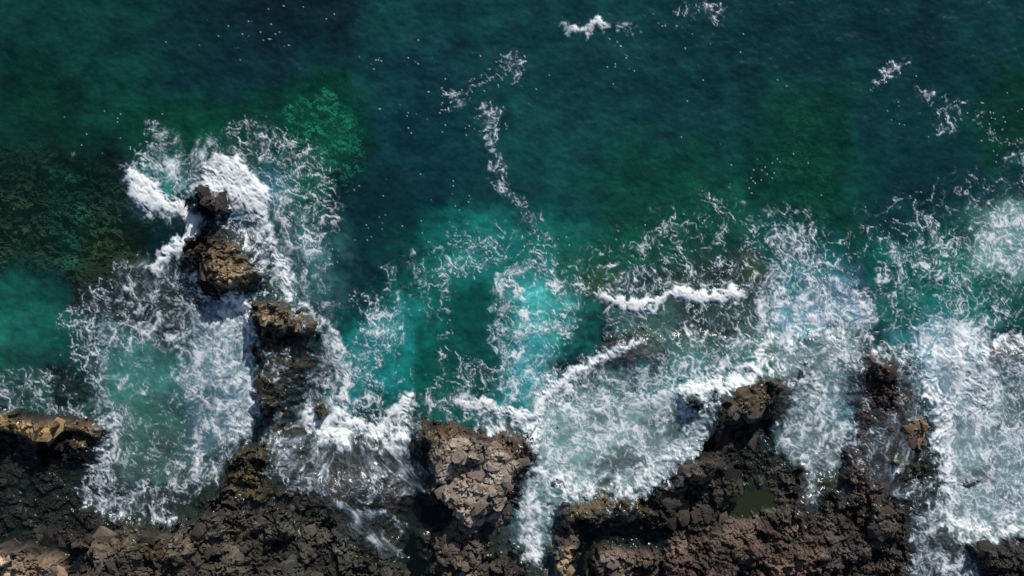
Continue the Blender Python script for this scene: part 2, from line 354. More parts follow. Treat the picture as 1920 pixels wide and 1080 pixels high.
# drifting streaks and patches in open water
DL(.80, P(910,200,920,240,925,300,940,345,965,370,990,400,1015,410), (26,30,22,20,26,20,14)); DL(.7, P(845,170,870,195,845,210), 20); DL(.6, P(840,175,890,160,930,140,985,95), (16,14,12,8))
DP(.55, P(900,200,945,200,945,250,905,250), 16); DP(.6, P(925,100,975,100,985,150,930,150), 20)
KL(.6, P(925,290,930,320), 14); KL(.6, P(960,366,976,372), 12)
KL(1.15, P(1058,45,1070,55,1090,60,1110,58,1120,50,1140,52), (8,14,12,16,20,12)); KL(1.05, P(1160,52,1196,46), (9,6)); DL(.8, P(1130,70,1160,90), 12)
DL(.75, P(1280,22,1350,20,1330,40), 26); KL(.7, P(1332,5,1340,22), 10); DL(.75, P(1645,150,1670,125,1690,130), 16); DL(.6, P(1640,160,1700,120), 20)
DP(.25, P(1100,440,1300,380,1420,390,1620,410,1700,350,1960,290,2400,290,2400,620,1600,640,1100,600), 120); DP(.24, P(640,560,780,450,960,400,1080,440,1000,500,880,520,800,600,780,780,640,780), 90)
# middle right reef
DP(.5, P(1140,500,1400,480,1440,540,1150,580), 34); DL(.75, P(1190,480,1220,440,1260,420,1290,440), 22); DL(.85, P(1150,520,1200,515,1200,545), 26)
KL(1.3, P(1124,560,1160,572,1200,576,1232,566,1256,552), (18,26,30,22,12)); KL(1.3, P(1256,550,1290,552,1330,558,1375,550,1400,552), (14,32,32,22,8)); KL(.5, P(1150,522,1190,520), 16)
DL(.8, P(1130,540,1200,545,1300,530,1370,530), 16); DL(.45, P(1400,555,1500,540,1560,500), 14)
DP(.52, P(1150,590,1430,570,1440,690,1250,700,1140,700), 30); DP(.35, P(1220,590,1290,590,1290,650,1230,650), 20, 'set')
DP(.75, P(1040,720,1150,640,1200,670,1440,660,1420,720,1300,760,1040,800), 30)
DL(.7, P(1140,590,1160,640,1100,680,1040,720), 34)
# wash platform
DP(.86, P(1000,745,1350,735,1335,810,1240,915,1040,940,1030,900,985,880), 22); KP(.08, P(1000,745,1350,735,1335,810,1240,915,1040,940,1030,900,985,880), 30)
DP(.45, P(1040,780,1070,780,1072,828,1042,828), 14, 'set'); KP(.1, P(1040,780,1070,780,1072,828,1042,828), 12, 'set')
DP(.5, P(1110,850,1170,830,1200,880,1130,895), 20, 'set'); KP(.05, P(1110,850,1170,830,1200,880,1130,895), 20, 'set'); DP(.55, P(1200,790,1290,780,1290,820,1220,830), 20, 'set'); KP(.05, P(1200,785,1290,780,1290,820,1220,830), 20, 'set')
KL(1.1, P(1280,728,1330,735,1360,725,1395,708), (26,34,30,20)); KL(.6, P(1335,790,1310,830,1250,890,1180,925,1060,930), 22)
KL(.75, P(1000,780,1010,850,1000,920,1000,1000,1005,1055), (24,26,36,34,26)); DP(.85, P(975,900,1035,880,1030,1066,985,1066), 14)
KL(.5, P(1060,770,1180,745,1280,740), 56); KL(.4, P(1040,860,1100,900,1200,900,1280,850), 40); KL(.9, P(990,1040,1010,1046), 16)
# right half: plume and reef
DP(.75, P(1440,430,1530,420,1560,520,1640,560,1640,640,1430,640,1420,560), 36); DL(.85, P(1500,420,1500,470,1515,510,1560,560), 16); DL(.6, P(1400,540,1460,530,1530,540), 14); DL(.8, P(1530,540,1620,545,1640,600), 30)
DL(.7, P(1300,350,1340,380,1360,430,1340,450), 14); DL(.55, P(1450,395,1400,460,1420,500), 20); DL(.6, P(1440,400,1520,390,1540,430), 20)
KP(.45, P(1430,560,1500,545,1620,548,1625,610,1560,615,1470,660), 22)
DP(.74, P(1400,600,1480,620,1600,630,1720,640,1720,690,1600,670,1600,740,1480,710,1400,710), 50)
KL(.75, P(1420,570,1435,640,1400,690,1350,730), (20,40,44,30)); KL(.6, P(1480,640,1470,680), 40); KL(.65, P(1560,630,1560,670,1585,690), 44); KL(.6, P(1500,690,1530,730,1550,780), (20,40,30)); KL(.6, P(1570,690,1560,730), (24,14)); DP(.78, P(1490,700,1560,720,1605,760,1600,810,1560,880,1500,895,1455,850,1440,800,1480,770), 36)
KP(.5, P(1450,790,1540,770,1590,790,1560,870,1510,885,1460,840), 26); DL(.62, P(1510,880,1525,930,1500,960), 34); DL(.8, P(1690,780,1700,830,1660,900,1640,950), 22)
DP(.5, P(1590,660,1740,660,1750,940,1640,940,1590,820), 30); KL(.55, P(1600,690,1610,670,1660,650), 14)
DP(.5, P(1640,440,1920,420,1900,600,1650,600), 44); DL(.85, P(1670,450,1690,500,1680,550), (22,26,14)); DL(.7, P(1730,400,1750,450,1800,520), 26)
DP(.85, P(1820,410,1880,385,1930,390,2300,400,2300,520,1900,530,1840,490), 26); DL(.35, P(1860,230,1920,270), 30); KP(.25, P(1840,410,1930,400,1930,520,1860,500), 30)
DL(.3, P(1730,180,1800,200,1780,240), 50); DL(.33, P(1840,230,1900,260,1930,330), 40); DL(.45, P(1880,280,1930,310), 16)
DP(.85, P(1700,600,1850,590,1850,640,1920,620,2620,600,2620,680,1740,700), 26)
KP(.55, P(1700,640,1850,600,1850,690,1800,760,1740,760), 26); KL(.75, P(1740,680,1760,760,1760,830,1770,900,1790,960), (30,50,56,50,34))
KL(.85, P(1690,640,1640,650,1700,700,1730,740), (10,14,16,22)); KL(.8, P(1860,640,1900,630,1980,640), 28); KL(.7, P(1780,990,1850,1000,1930,990,2300,1000), 26)
DP(.88, P(1740,690,2620,690,2620,1010,1800,1010,1750,920), 26); KP(.10, P(1740,690,1900,690,1900,800,2620,820,2620,1010,1800,1010,1750,920), 40)
KP(.7, P(1800,700,1870,690,1880,740,1860,800,1800,800), 24); DP(.7, P(1880,720,2200,720,2200,800,1880,800), 24, 'set')
DP(.72, P(1700,950,1770,950,1830,1080,1860,1100,1690,1100), 20); DL(.9, P(1700,1060,1760,1050,1780,1070), 14); KL(.4, P(1720,960,1760,1040), 30)
DP(.6, P(1120,640,1230,600,1240,680,1130,720), 20, 'set')
DP(.34, P(485,640,600,650,590,720,540,790,480,840), 30, 'set'); KP(.0, P(485,650,590,655,570,740,530,790,480,830), 30, 'set')
DP(.46, P(1572,690,1700,680,1740,780,1730,940,1640,950,1575,870), 40, 'set'); KP(0, P(1600,690,1700,680,1740,790,1700,940,1610,940), 30, 'set'); DL(.8, P(1640,780,1700,790,1690,830,1650,930), 16); DL(.7, P(1690,700,1720,760,1700,790), 14)
DP(.5, P(500,800,620,800,640,840,790,850,800,900,760,920,540,920), 30, 'set'); KP(.05, P(520,850,790,870,780,930,540,930), 30, 'set'); DL(.8, P(610,820,600,900), 30); DL(.75, P(680,820,700,910), 30); DL(.7, P(750,850,790,900), 24); DL(.8, P(510,840,560,870,570,900), 30)
DP(.3, P(1130,610,1230,600,1230,660,1130,690), 24, 'set')
KL(.8, P(925,545,935,515,970,500,1000,488), (10,14,12,6)); KL(.7, P(1035,520,1060,522,1090,526), (8,12,8)); KL(.55, P(950,690,936,640,930,590,926,550), 12); KL(.7, P(975,600,985,585,1000,612,1050,604,1068,592), (14,22,26,18,10)); KL(.5, P(985,640,990,690,1010,720), 20)
for a_, b_, c_ in ((805,778,12), (842,776,20), (893,782,34), (915,780,44), (938,782,30), (958,780,50), (980,782,36)): KL(.75, P(a_, b_, a_+5, b_+c_), (16, 5)); DL(.8, P(a_, b_, a_+6, b_+c_+16), 14)
for a_, b_, c_ in ((20,772,20), (95,775,30), (130,790,26), (165,790,14), (1100,925,24), (1150,930,40), (1185,928,20)): DL(.85, P(a_, b_, a_-6, b_+c_), 14)
# off the frame: the surf goes on along the coast
DP(.6, P(-700,700,-40,700,-40,790,-700,800), 40); KL(.7, P(-700,780,-300,790,-60,775), 30); KL(.7, P(1960,1010,2300,1010,2620,1015), 30); DP(.6, P(1960,560,2620,560,2620,700,1960,700), 60)
_l = sst(.25, .08, WC[..., 1:2]); WC *= 1+_l*np.array([-.05,.09,-.13], np.float32); WC[:] = np.stack([blur(WC[..., i], 4.5) for i in range(3)], -1); OPA = blur(OPA, 2)
K = blur(K, 1.3)*.92; D = blur(D, 1.6)*.80; WSF = blur(WS, 6)

# --- specks of spray, and sun glitter painted as white dots
for v, p, f in ((.4, P(350,80,470,0,640,0,560,70,400,110), 60), (.35, P(1200,0,1420,0,1420,90,1240,60), 60), (.45, P(1680,140,1820,170,1800,260,1700,240), 60), (.5, P(1820,130,1930,160,1930,300,1840,280), 50),
                (.3, P(700,340,900,330,900,460,700,480), 60), (.35, P(700,120,1000,60,1000,220,760,240), 80), (.5, P(830,150,960,100,960,240,880,240), 40), (.3, P(120,180,380,240,300,300,140,280), 60),
                (.35, P(1300,250,1560,300,1560,400,1300,380), 60), (.4, P(560,300,700,400,680,560,600,520), 60), (.45, P(1040,420,1300,380,1300,480,1050,480), 60), (.4, P(1600,420,1850,300,1850,480,1650,480), 60), (.35, P(1150,50,1340,80,1300,200,1160,140), 60)):
    put(SP, poly_mask(p, f), v, 'max')

# --- run-off directions (x right, y down) and how streaky the foam is
def F(v, dx, dy, pts, f=40):
    sm = poly_mask(pts, f); n = math.hypot(dx, dy); put(ST, sm, v); put(DX, sm, dx/n); put(DY, sm, dy/n)
DX[:] = .8; DY[:] = .45
F(.35, .3, 1, P(180,600,400,560,460,900,200,980), 60); F(.5, 1, -.25, P(400,560,490,560,490,780,420,840,380,700), 30)
F(.75, -1, .5, P(490,760,600,680,630,800,560,860,500,860), 30); F(.95, .15, 1, P(620,800,700,800,700,900,620,930), 30); F(.9, .75, .8, P(700,820,780,800,830,900,780,940,700,880), 30); F(.8, -.8, .9, P(560,820,625,820,620,900,520,900), 26)
F(.9, .6, .8, P(620,930,780,960,760,1050,660,1010), 30); F(.6, .1, 1, P(840,770,1000,770,1000,880,860,860), 24); F(.6, -.15, 1, P(970,860,1040,860,1030,1080,980,1080), 20)
F(.6, .95, -.35, P(1100,600,1250,600,1230,700,1100,720), 26); F(.35, .9, .3, P(1020,740,1340,740,1240,920,1020,930), 40)
F(.5, -.15, 1, P(1430,620,1520,620,1500,900,1430,900), 50); F(.5, .35, 1, P(1520,620,1620,620,1620,760,1540,800), 50); F(.55, -.5, .9, P(1460,760,1600,760,1560,900,1450,880), 40); F(.8, -.35, 1, P(1640,770,1760,770,1700,940,1620,940), 30); F(.5, .5, .8, P(1600,660,1740,660,1740,780,1600,780), 30)
F(.4, .3, 1, P(1700,620,1860,620,1820,900,1740,900), 40); F(.5, .7, .5, P(1700,950,1860,950,1860,1100,1700,1100), 30); F(.7, -.5, 1, P(1480,870,1560,870,1540,980,1480,980), 20)
F(.6, -.9, .8, P(260,420,370,400,340,520,240,560), 30); F(.5, .4, 1, P(460,400,560,400,640,560,660,760,600,760,540,560), 30); F(.7, .4, -1, P(300,230,400,230,400,330,300,330), 30)
DX = blur(DX, 4); DY = blur(DY, 4); ST = blur(ST, 3)

# --- rock colour (dry or wet stone, algae, with some sun and shade painted in)
def R(c, pts, f=40, a=1.0): put(RC, poly_mask(pts, f), np.asarray(c), 'set', a)
R((.018,.018,.018), P(-700,820,190,820,190,900,240,1010,-700,1010), 60)  # wet black rock, with the ledge's shadow painted into its colour
R((.44,.29,.11), P(-700,772,190,790,195,830,110,812,-700,812), 24, .85)
R((.30,.22,.15), P(-700,1015,120,1040,120,1100,-700,1100), 20)
R((.082,.072,.056), P(160,1010,580,960,600,1100,160,1100), 50)
R((.27,.18,.12), P(505,1030,560,1040,570,1100,510,1100), 16)
R((.09,.058,.047), P(520,870,800,890,800,980,540,960), 40, .8)
R((.050,.050,.040), P(480,950,720,980,760,1100,480,1100), 50)
R((.235,.205,.168), P(806,818,900,812,972,866,972,905,950,966,890,1000,845,970,808,925), 12)
R((.12,.07,.042), P(775,785,990,790,1000,850,960,870,900,815,830,822,790,830), 14)
R((.11,.095,.078), P(800,980,960,990,960,1100,820,1100), 30)
R((.22,.17,.10), P(1034,1015,1072,1015,1070,1100,1034,1100), 10)
R((.24,.17,.07), P(1060,940,1225,930,1220,952,1070,960), 14)
R((.012,.012,.012), P(1095,985,1260,990,1340,1000,1330,1040,1290,1100,1060,1100), 30)  # shadow area below the low ledge, painted near black
R((.11,.085,.07), P(1130,1030,1230,1030,1240,1100,1110,1100), 26)
R((.026,.026,.025), P(1340,800,1460,770,1500,880,1450,980,1350,980), 50, .8)  # shade under the headland's top painted into the rock colour
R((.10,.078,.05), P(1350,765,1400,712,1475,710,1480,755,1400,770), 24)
R((.07,.075,.045), P(1370,900,1450,890,1460,970,1400,990,1350,960), 26, .7)
R((.105,.073,.060), P(1230,1020,1360,985,1560,970,1600,1000,1560,1100,1230,1100), 40)
R((.06,.052,.045), P(1500,930,1780,930,1780,1100,1560,1100), 50)
R((.095,.060,.050), P(1580,650,1720,650,1740,940,1600,940,1560,800), 40, .8)
R((.22,.19,.05), P(1680,858,1732,862,1730,880,1680,880), 12)
R((.24,.17,.09), P(1690,785,1732,780,1738,830,1690,830), 14)
R((.05,.045,.04), P(1780,1010,2620,1010,2620,1100,1780,1100), 30)
R((.05,.035,.03), P(355,340,430,340,430,420,355,410), 12)
R((.21,.15,.085), P(350,440,440,450,490,495,485,530,400,562,370,520), 16)
R((.19,.145,.085), P(472,558,540,562,600,598,598,618,530,612,480,600), 14)  # sunlit crest of the ridge, painted lighter than its south side
R((.028,.026,.026), P(485,615,590,620,560,645,490,640), 14)  # shaded south side of the ridge, painted dark
R((.10,.07,.038), P(484,640,600,640,580,760,480,850), 30)
R((.11,.088,.03), P(435,830,500,810,510,960,440,930), 26, .6)
R((.22,.17,.07), P(594,754,622,752,624,784,596,786), 10)
R((.20,.10,.07), P(1500,676,1522,676,1522,706,1500,706), 6)
R((.014,.095,.07), P(-100,80,500,80,500,300,-100,300), 80)
R((.014,.085,.066), P(1100,150,1660,150,1660,460,1100,460), 100); R((.014,.085,.06), P(1840,100,2300,100,2300,300,1840,300), 60)
R((.15,.11,.09), P(1080,830,1320,770,1320,840,1200,910,1090,910), 30)
R((.16,.10,.08), P(1120,590,1240,590,1230,700,1110,700), 30)
R((.13,.08,.09), P(1500,600,1570,600,1580,720,1490,720), 24)
R((.22,.15,.13), P(1820,640,2200,640,2200,720,1840,720), 24)
R((.065,.055,.025), P(60,400,300,380,300,520,60,520), 50, .8)
R((.035,.27,.20), P(470,110,760,100,760,420,500,440,480,300), 40)
R((.045,.075,.045), P(-700,260,300,260,280,520,-700,520), 60)
R((.02,.14,.10), P(60,300,150,300,160,520,100,520), 40, .7)
_g = RC.mean(-1, keepdims=True); _m = sst(-1., 0., H)[..., None]*.14; RC[:] = RC*(1-_m)+_g*_m
# thickness of algae (greenish yellow fur)
for v, p in ((.8, P(-700,772,190,790,195,830,110,812,-700,812)), (.6, P(435,830,500,810,510,960,440,930)), (.8, P(1060,940,1225,930,1220,952,1070,960)), (.9, P(1680,858,1732,862,1730,880,1680,880)),
             (.5, P(484,640,540,640,540,760,480,850)), (.6, P(1340,770,1400,712,1475,710,1480,755,1400,770)), (.5, P(180,990,320,960,330,1040,180,1040)), (.5, P(775,785,880,790,870,815,790,830))):
    put(AL, poly_mask(p, 24), v, 'max')

# ---------------------------------------------------------------- sampling the maps in the plane
def samp(M, px, py):
    gx = np.clip((px-CX0)/CS, 0, cpx.shape[1]-1.001); gy = np.clip((py-CY0)/CS, 0, cpx.shape[0]-1.001)
    ix = gx.astype(int); iy = gy.astype(int); fx = gx-ix; fy = gy-iy
    if M.ndim == 3: fx = fx[..., None]; fy = fy[..., None]
    return (M[iy,ix]*(1-fx)+M[iy,ix+1]*fx)*(1-fy)+(M[iy+1,ix]*(1-fx)+M[iy+1,ix+1]*fx)*fy
def to_px(x, y, z=0.0):
    k = CAM_H/(CAM_H-z); return 960+x*k/MPP, 540-y*k/MPP

def lace_fields(x, y, d):
    """webs of foam lines on points in metres; d = how dense the foam is"""
    wx = fbm(x*.33, y*.33, 20, 3)*1.7+fbm(x*1.2, y*1.2, 24, 2)*.28
    wy = fbm(x*.33+50, y*.33, 28, 3)*1.7+fbm(x*1.2+9, y*1.2, 32, 2)*.28
    X = x+wx; Y = y+wy
    hx = fbm(x*3.2, y*3.2, 81, 2)*.09; hy = fbm(x*3.2+4, y*3.2, 83, 2)*.09
    n1 = fbm(X*.8, Y*.8, 50, 4); n2 = fbm(X*2.6+7, Y*2.6, 56, 4)
    m1, m2, m3, m4 = (fbm(X*f+o, Y*f, sd, 3)*1.3 for f, o, sd in ((.45,0,60),(.6,9,61),(.8,3,62),(.5,5,63)))
    out = 0; cell = 0
    for f, o, w, m, th, g, sd in ((.48,0,.062,m1,.22,1.,40), (1.0,3,.115,m2,.38,.9,44), (2.1,8,.19,m3,.50,.7,48)):
        _, e, _, _, _ = voro((X+hx)*f+o, (Y+hy)*f, sd)
        cell = np.maximum(cell, np.exp(-(e/(.20+.10*m+.06*(f > 1.9)))**2)*(1-.35*(f > 1.9)))
        ww = w*(.62+.5*np.clip(d,0,1)+1.1*np.clip(n2,-.3,.6))
        out = np.maximum(out, np.exp(-(e/np.maximum(ww,.03))**1.4)*g*sst(th-.14, th+.22, d+m*.8)*np.clip(.8+1.2*n1, .3, 1.1))
    for f, w, m, th, g, sd in ((.72,.048,m4,.26,1.,90), (1.55,.09,m2,.40,.85,92)):
        r = np.abs(perlin((X+hx*1.6)*f, (Y+hy*1.6)*f, sd))
        ww = w*(.6+.5*np.clip(d,0,1)+1.1*np.clip(n2,-.3,.6))
        out = np.maximum(out, np.exp(-(r/np.maximum(ww,.015))**1.4)*g*sst(th-.14, th+.24, d-m*.8)*np.clip(.8-1.2*n1, .3, 1.1))
    return out, n1, n2, cell
_T = np.random.default_rng(12).random((1024,1024)).astype(np.float32)
_T = (_T+np.roll(_T,1,0)+np.roll(_T,1,1)+np.roll(_T,(1,1),(0,1)))/2-1
def tile(px, py, cell):
    gx = px/cell; gy = py/cell; ix = np.floor(gx).astype(int); iy = np.floor(gy).astype(int); fx = gx-ix; fy = gy-iy
    ix &= 1023; iy &= 1023; jx = (ix+1) & 1023; jy = (iy+1) & 1023
    return (_T[iy,ix]*(1-fx)+_T[iy,jx]*fx)*(1-fy)+(_T[jy,ix]*(1-fx)+_T[jy,jx]*fx)*fy
def grid_samp(A, ax, ay, px, py):
    """bilinear lookup of A on the tensor grid with (ascending) axes ax, ay in photo pixels"""
    gx = np.clip(np.interp(px, ax, np.arange(len(ax))), 0, len(ax)-1.001); gy = np.clip(np.interp(py, ay, np.arange(len(ay))), 0, len(ay)-1.001)
    ix = gx.astype(int); iy = gy.astype(int); fx = (gx-ix).astype(np.float32); fy = (gy-iy).astype(np.float32)
    return (A[iy,ix]*(1-fx)+A[iy,ix+1]*fx)*(1-fy)+(A[iy+1,ix]*(1-fx)+A[iy+1,ix+1]*fx)*fy
def foam_fields(ax, ay):
    """everything that lies on the water, at the nodes of the grid ax x ay (photo pixels)"""
    px, py = np.meshgrid(ax.astype(np.float32), ay.astype(np.float32))
    x = px*MPP; y = py*MPP
    q1 = fbm(x*.22, y*.22, 70, 4); q2 = fbm(x*.22+33, y*.22, 75, 4)
    q3 = fbm(x*1.1, y*1.1, 77, 4); q4 = fbm(x*1.1+33, y*1.1, 79, 4)
    wpx = px+q1*60+q3*24; wpy = py+q2*60+q4*24          # ragged edges
    fpx = px+q1*20+q3*17; fpy = py+q2*20+q4*17
    wsf = samp(WSF, fpx, fpy); hh = sst(.2, .9, samp(H, fpx, fpy))
    d = samp(D, fpx, fpy)*(1+.5*q3); k = samp(K, fpx, fpy)
    d = d*lerp(1, sst(.0, .75, wsf), hh); k = k*lerp(1, sst(.3, .8, wsf), hh)
    web, n1, n2, cell = lace_fields(x, y, d)
    cu = lerp(3.2, .22, np.clip(samp(ST, px, py)*1.2, 0, 1))
    e = .02; pot = lambda a, b: fbm(a*.55, b*.55, 85, 3, .45)+.35*perlin(a*1.9, b*1.9, 89)      # swirls: the curl of a potential
    p0 = pot(x, y); cux = (pot(x, y+e)-p0)/e; cuy = -(pot(x+e, y)-p0)/e
    dx = samp(DX, px, py)+cux*cu; dy = samp(DY, px, py)+cuy*cu
    n = np.sqrt(dx*dx+dy*dy)+1e-6; dx /= n; dy /= n
    st = samp(ST, fpx, fpy)
    # line integral convolution along the flow
    acc = 0; acc2 = 0; ws_ = 0; L = 0
    sx = px.copy(); sy = py.copy(); tx = px.copy(); ty = py.copy(); step = 2.4
    for i in range(16):
        w = 1.0
        acc = acc+1.15*(tile(sx, sy, 1.7)+tile(tx, ty, 1.7))+.5*(tile(sx+500, sy, 4.6)+tile(tx+500, ty, 4.6))
        acc2 = acc2+tile(sx+90, sy+40, 1.9)+tile(tx+90, ty+40, 1.9)
        L = L+(grid_samp(web, ax, ay, sx, sy)+grid_samp(web, ax, ay, tx, ty))*(1.6 if i < 6 else 0); ws_ += 2
        d1x = grid_samp(dx, ax, ay, sx, sy); d1y = grid_samp(dy, ax, ay, sx, sy); sx = sx+d1x*step; sy = sy+d1y*step
        d1x = grid_samp(dx, ax, ay, tx, ty); d1y = grid_samp(dy, ax, ay, tx, ty); tx = tx-d1x*step; ty = ty-d1y*step
    lic = acc/ws_; lic = lic/(lic[50:-50, 50:-50].std()+1e-6); L = L/12/1.6
    Lm = lerp(web, np.clip(L*1.3-.02, 0, 1), np.clip(st*1.1, 0, 1))
    lic2 = acc2/ws_; lic2 = lic2/(lic2[50:-50, 50:-50].std()+1e-6)
    stc = np.clip(st, 0, 1)
    thr = sst(.7, 2.3, lic2*.55+lic*.85+(d-.6)*2.6)*sst(.2, .6, d)
    Lb = lerp(web, np.clip(L*1.5-.05, 0, 1), lerp(.12, 1, stc)); swirl = lerp(.45, 1.0, stc)
    lace = np.maximum(np.clip(Lb*(.95+.22*lic), 0, 1)*lerp(1, .75, stc), thr*swirl)*sst(.02,.2,d); lace = lerp(lace, sst(.08, .80, lace), .75)
    film = sst(.35, 1.0, d+n1*.45)*(.26+.10*lic+.38*n2)
    film = np.clip(film*lerp(.9, .40+.95*cell, np.clip(1-.8*st, 0, 1)), 0, 1)
    kk = sst(.24, .98, k+(.60*n2+.5*n1+.06*lic)*(1-sst(.65,.95,k)*.72))*sst(0,.12,k)
    kk = kk*(1-.32*sst(.2, 2.2, -(lic*.7+n2*3.5)))
    f1, _, rid, _, _ = voro(x*2.6+q3*.5, y*2.6, 99, True)
    spd = samp(SP, px+q1*60, py+q2*60)*sst(.12, .42, q3+.6*q1)*2.2
    speck = (1-sst(.5, 1., f1/(.04+.15*((rid*37) % 1)**2)))*(rid < spd*1.1)
    f1, _, rid, _, _ = voro(x*1.1+q4*.6, y*3.4+q3*.8, 98, True)
    speck = np.maximum(speck, .7*(1-sst(.5, 1., f1/(.07+.13*((rid*37) % 1))))*(rid < spd*.28))
    lace = np.maximum(lace, speck*.9)
    return dict(px=px, py=py, wpx=wpx, wpy=wpy, fpx=fpx, fpy=fpy, lace=lace, film=film, kk=kk, lic=lic, n1=n1, n2=n2, web=web, st=st, d=d, k=k)
#==END==
# ================================================================ BUILD
def mat(name):
    m = bpy.data.materials.new(name); m.use_nodes = True; m.node_tree.nodes.clear(); return m, m.node_tree
def nn(t, typ, **kw):
    n = t.nodes.new(typ)
    for k, v in kw.items():
        if k.startswith('i_'): n.inputs[k[2:].replace('_', ' ')].default_value = v
        else: setattr(n, k, v)
    return n
def math_n(t, op, a, b=None, c=None, clamp=False):
    n = t.nodes.new('ShaderNodeMath'); n.operation = op; n.use_clamp = clamp
    for i, v in enumerate((a, b, c)):
        if v is None: continue
        if isinstance(v, (int, float)): n.inputs[i].default_value = v
        else: t.links.new(v, n.inputs[i])
    return n.outputs[0]
def mixc(t, f, a, b, bt='MIX'):
    n = t.nodes.new('ShaderNodeMix'); n.data_type = 'RGBA'; n.blend_type = bt
    for i, v in ((0, f), (6, a), (7, b)):
        if isinstance(v, (int, float)): n.inputs[i].default_value = v
        elif isinstance(v, tuple): n.inputs[i].default_value = v+(1,)
        else: t.links.new(v, n.inputs[i])
    return n.outputs[2]
def noise_n(t, co, sc, det=3, rough=.55):
    n = nn(t, 'ShaderNodeTexNoise'); n.inputs['Scale'].default_value = sc; n.inputs['Detail'].default_value = det; n.inputs['Roughness'].default_value = rough
    t.links.new(co, n.inputs['Vector']); return n.outputs['Fac']

def water_material():
    m, t = mat('sea_water'); L = t.links.new
    pos = nn(t, 'ShaderNodeNewGeometry').outputs['Position']
    wc = nn(t, 'ShaderNodeAttribute', attribute_name='wc').outputs['Color']
    fo = nn(t, 'ShaderNodeAttribute', attribute_name='fo'); sep = nn(t, 'ShaderNodeSeparateColor'); L(fo.outputs['Color'], sep.inputs[0])
    foam, opa, cov = sep.outputs[0], sep.outputs[1], sep.outputs[2]
    fine = noise_n(t, pos, 16, 4, .7); fine2 = noise_n(t, pos, 5, 4, .6)
    # fizz: breaks the edges of the foam, leaves its heart alone
    k = math_n(t, 'MULTIPLY', math_n(t, 'MULTIPLY', foam, math_n(t, 'SUBTRACT', 1.0, foam)), 1.3)
    f = math_n(t, 'MULTIPLY_ADD', math_n(t, 'SUBTRACT', fine, .5), k, foam, clamp=True)
    mott = math_n(t, 'MULTIPLY_ADD', math_n(t, 'SUBTRACT', noise_n(t, pos, .55, 5, .62), .5), 1.5, 1.0)
    body = nn(t, 'ShaderNodeVectorMath', operation='SCALE'); L(wc, body.inputs[0]); L(mott, body.inputs['Scale'])
    bump = nn(t, 'ShaderNodeBump'); bump.inputs['Strength'].default_value = .22; bump.inputs['Distance'].default_value = .10
    mp = nn(t, 'ShaderNodeMapping'); mp.inputs['Scale'].default_value = (.55, 1.5, 1); mp.inputs['Rotation'].default_value = (0, 0, .22); L(pos, mp.inputs['Vector'])
    hgt = math_n(t, 'MULTIPLY_ADD', noise_n(t, mp.outputs[0], 1.5, 4, .55), 1.0, math_n(t, 'MULTIPLY', fine2, .10)); L(hgt, bump.inputs['Height'])
    dif = nn(t, 'ShaderNodeBsdfDiffuse'); L(body.outputs[0], dif.inputs['Color'])
    tr = nn(t, 'ShaderNodeBsdfTransparent'); L(mixc(t, opa, (.97,.99,.99), (.30,.72,.62)), tr.inputs['Color'])
    under = nn(t, 'ShaderNodeMixShader'); L(opa, under.inputs[0]); L(tr.outputs[0], under.inputs[1]); L(dif.outputs[0], under.inputs[2])
    gl = nn(t, 'ShaderNodeBsdfGlossy'); gl.inputs['Roughness'].default_value = .18; L(bump.outputs[0], gl.inputs['Normal'])
    fr = nn(t, 'ShaderNodeFresnel'); L(math_n(t, 'MULTIPLY_ADD', nn(t, 'ShaderNodeNewGeometry').outputs['Backfacing'], -.578, 1.33), fr.inputs['IOR']); L(bump.outputs[0], fr.inputs['Normal'])
    surf = nn(t, 'ShaderNodeMixShader'); L(fr.outputs[0], surf.inputs[0]); L(under.outputs[0], surf.inputs[1]); L(gl.outputs[0], surf.inputs[2])
    b2 = nn(t, 'ShaderNodeBump'); b2.inputs['Strength'].default_value = .30; b2.inputs['Distance'].default_value = .10
    L(math_n(t, 'ADD', math_n(t, 'MULTIPLY', fine2, .6), math_n(t, 'ADD', math_n(t, 'MULTIPLY', fine, .25), math_n(t, 'MULTIPLY', foam, .5))), b2.inputs['Height'])
    fb = nn(t, 'ShaderNodeBsdfPrincipled'); fb.inputs['Roughness'].default_value = .55; fb.inputs['Specular IOR Level'].default_value = .3
    # thin foam is bubbles over water and looks bluer than thick foam
    L(mixc(t, foam, (.42,.54,.66), (.80,.83,.85)), fb.inputs['Base Color']); L(b2.outputs[0], fb.inputs['Normal'])
    fm = nn(t, 'ShaderNodeMixShader'); L(f, fm.inputs[0]); L(surf.outputs[0], fm.inputs[1]); L(fb.outputs[0], fm.inputs[2])
    cl = nn(t, 'ShaderNodeBsdfTransparent'); fin = nn(t, 'ShaderNodeMixShader'); L(cov, fin.inputs[0]); L(cl.outputs[0], fin.inputs[1]); L(fm.outputs[0], fin.inputs[2])
    out = nn(t, 'ShaderNodeOutputMaterial'); L(fin.outputs[0], out.inputs[0]); return m

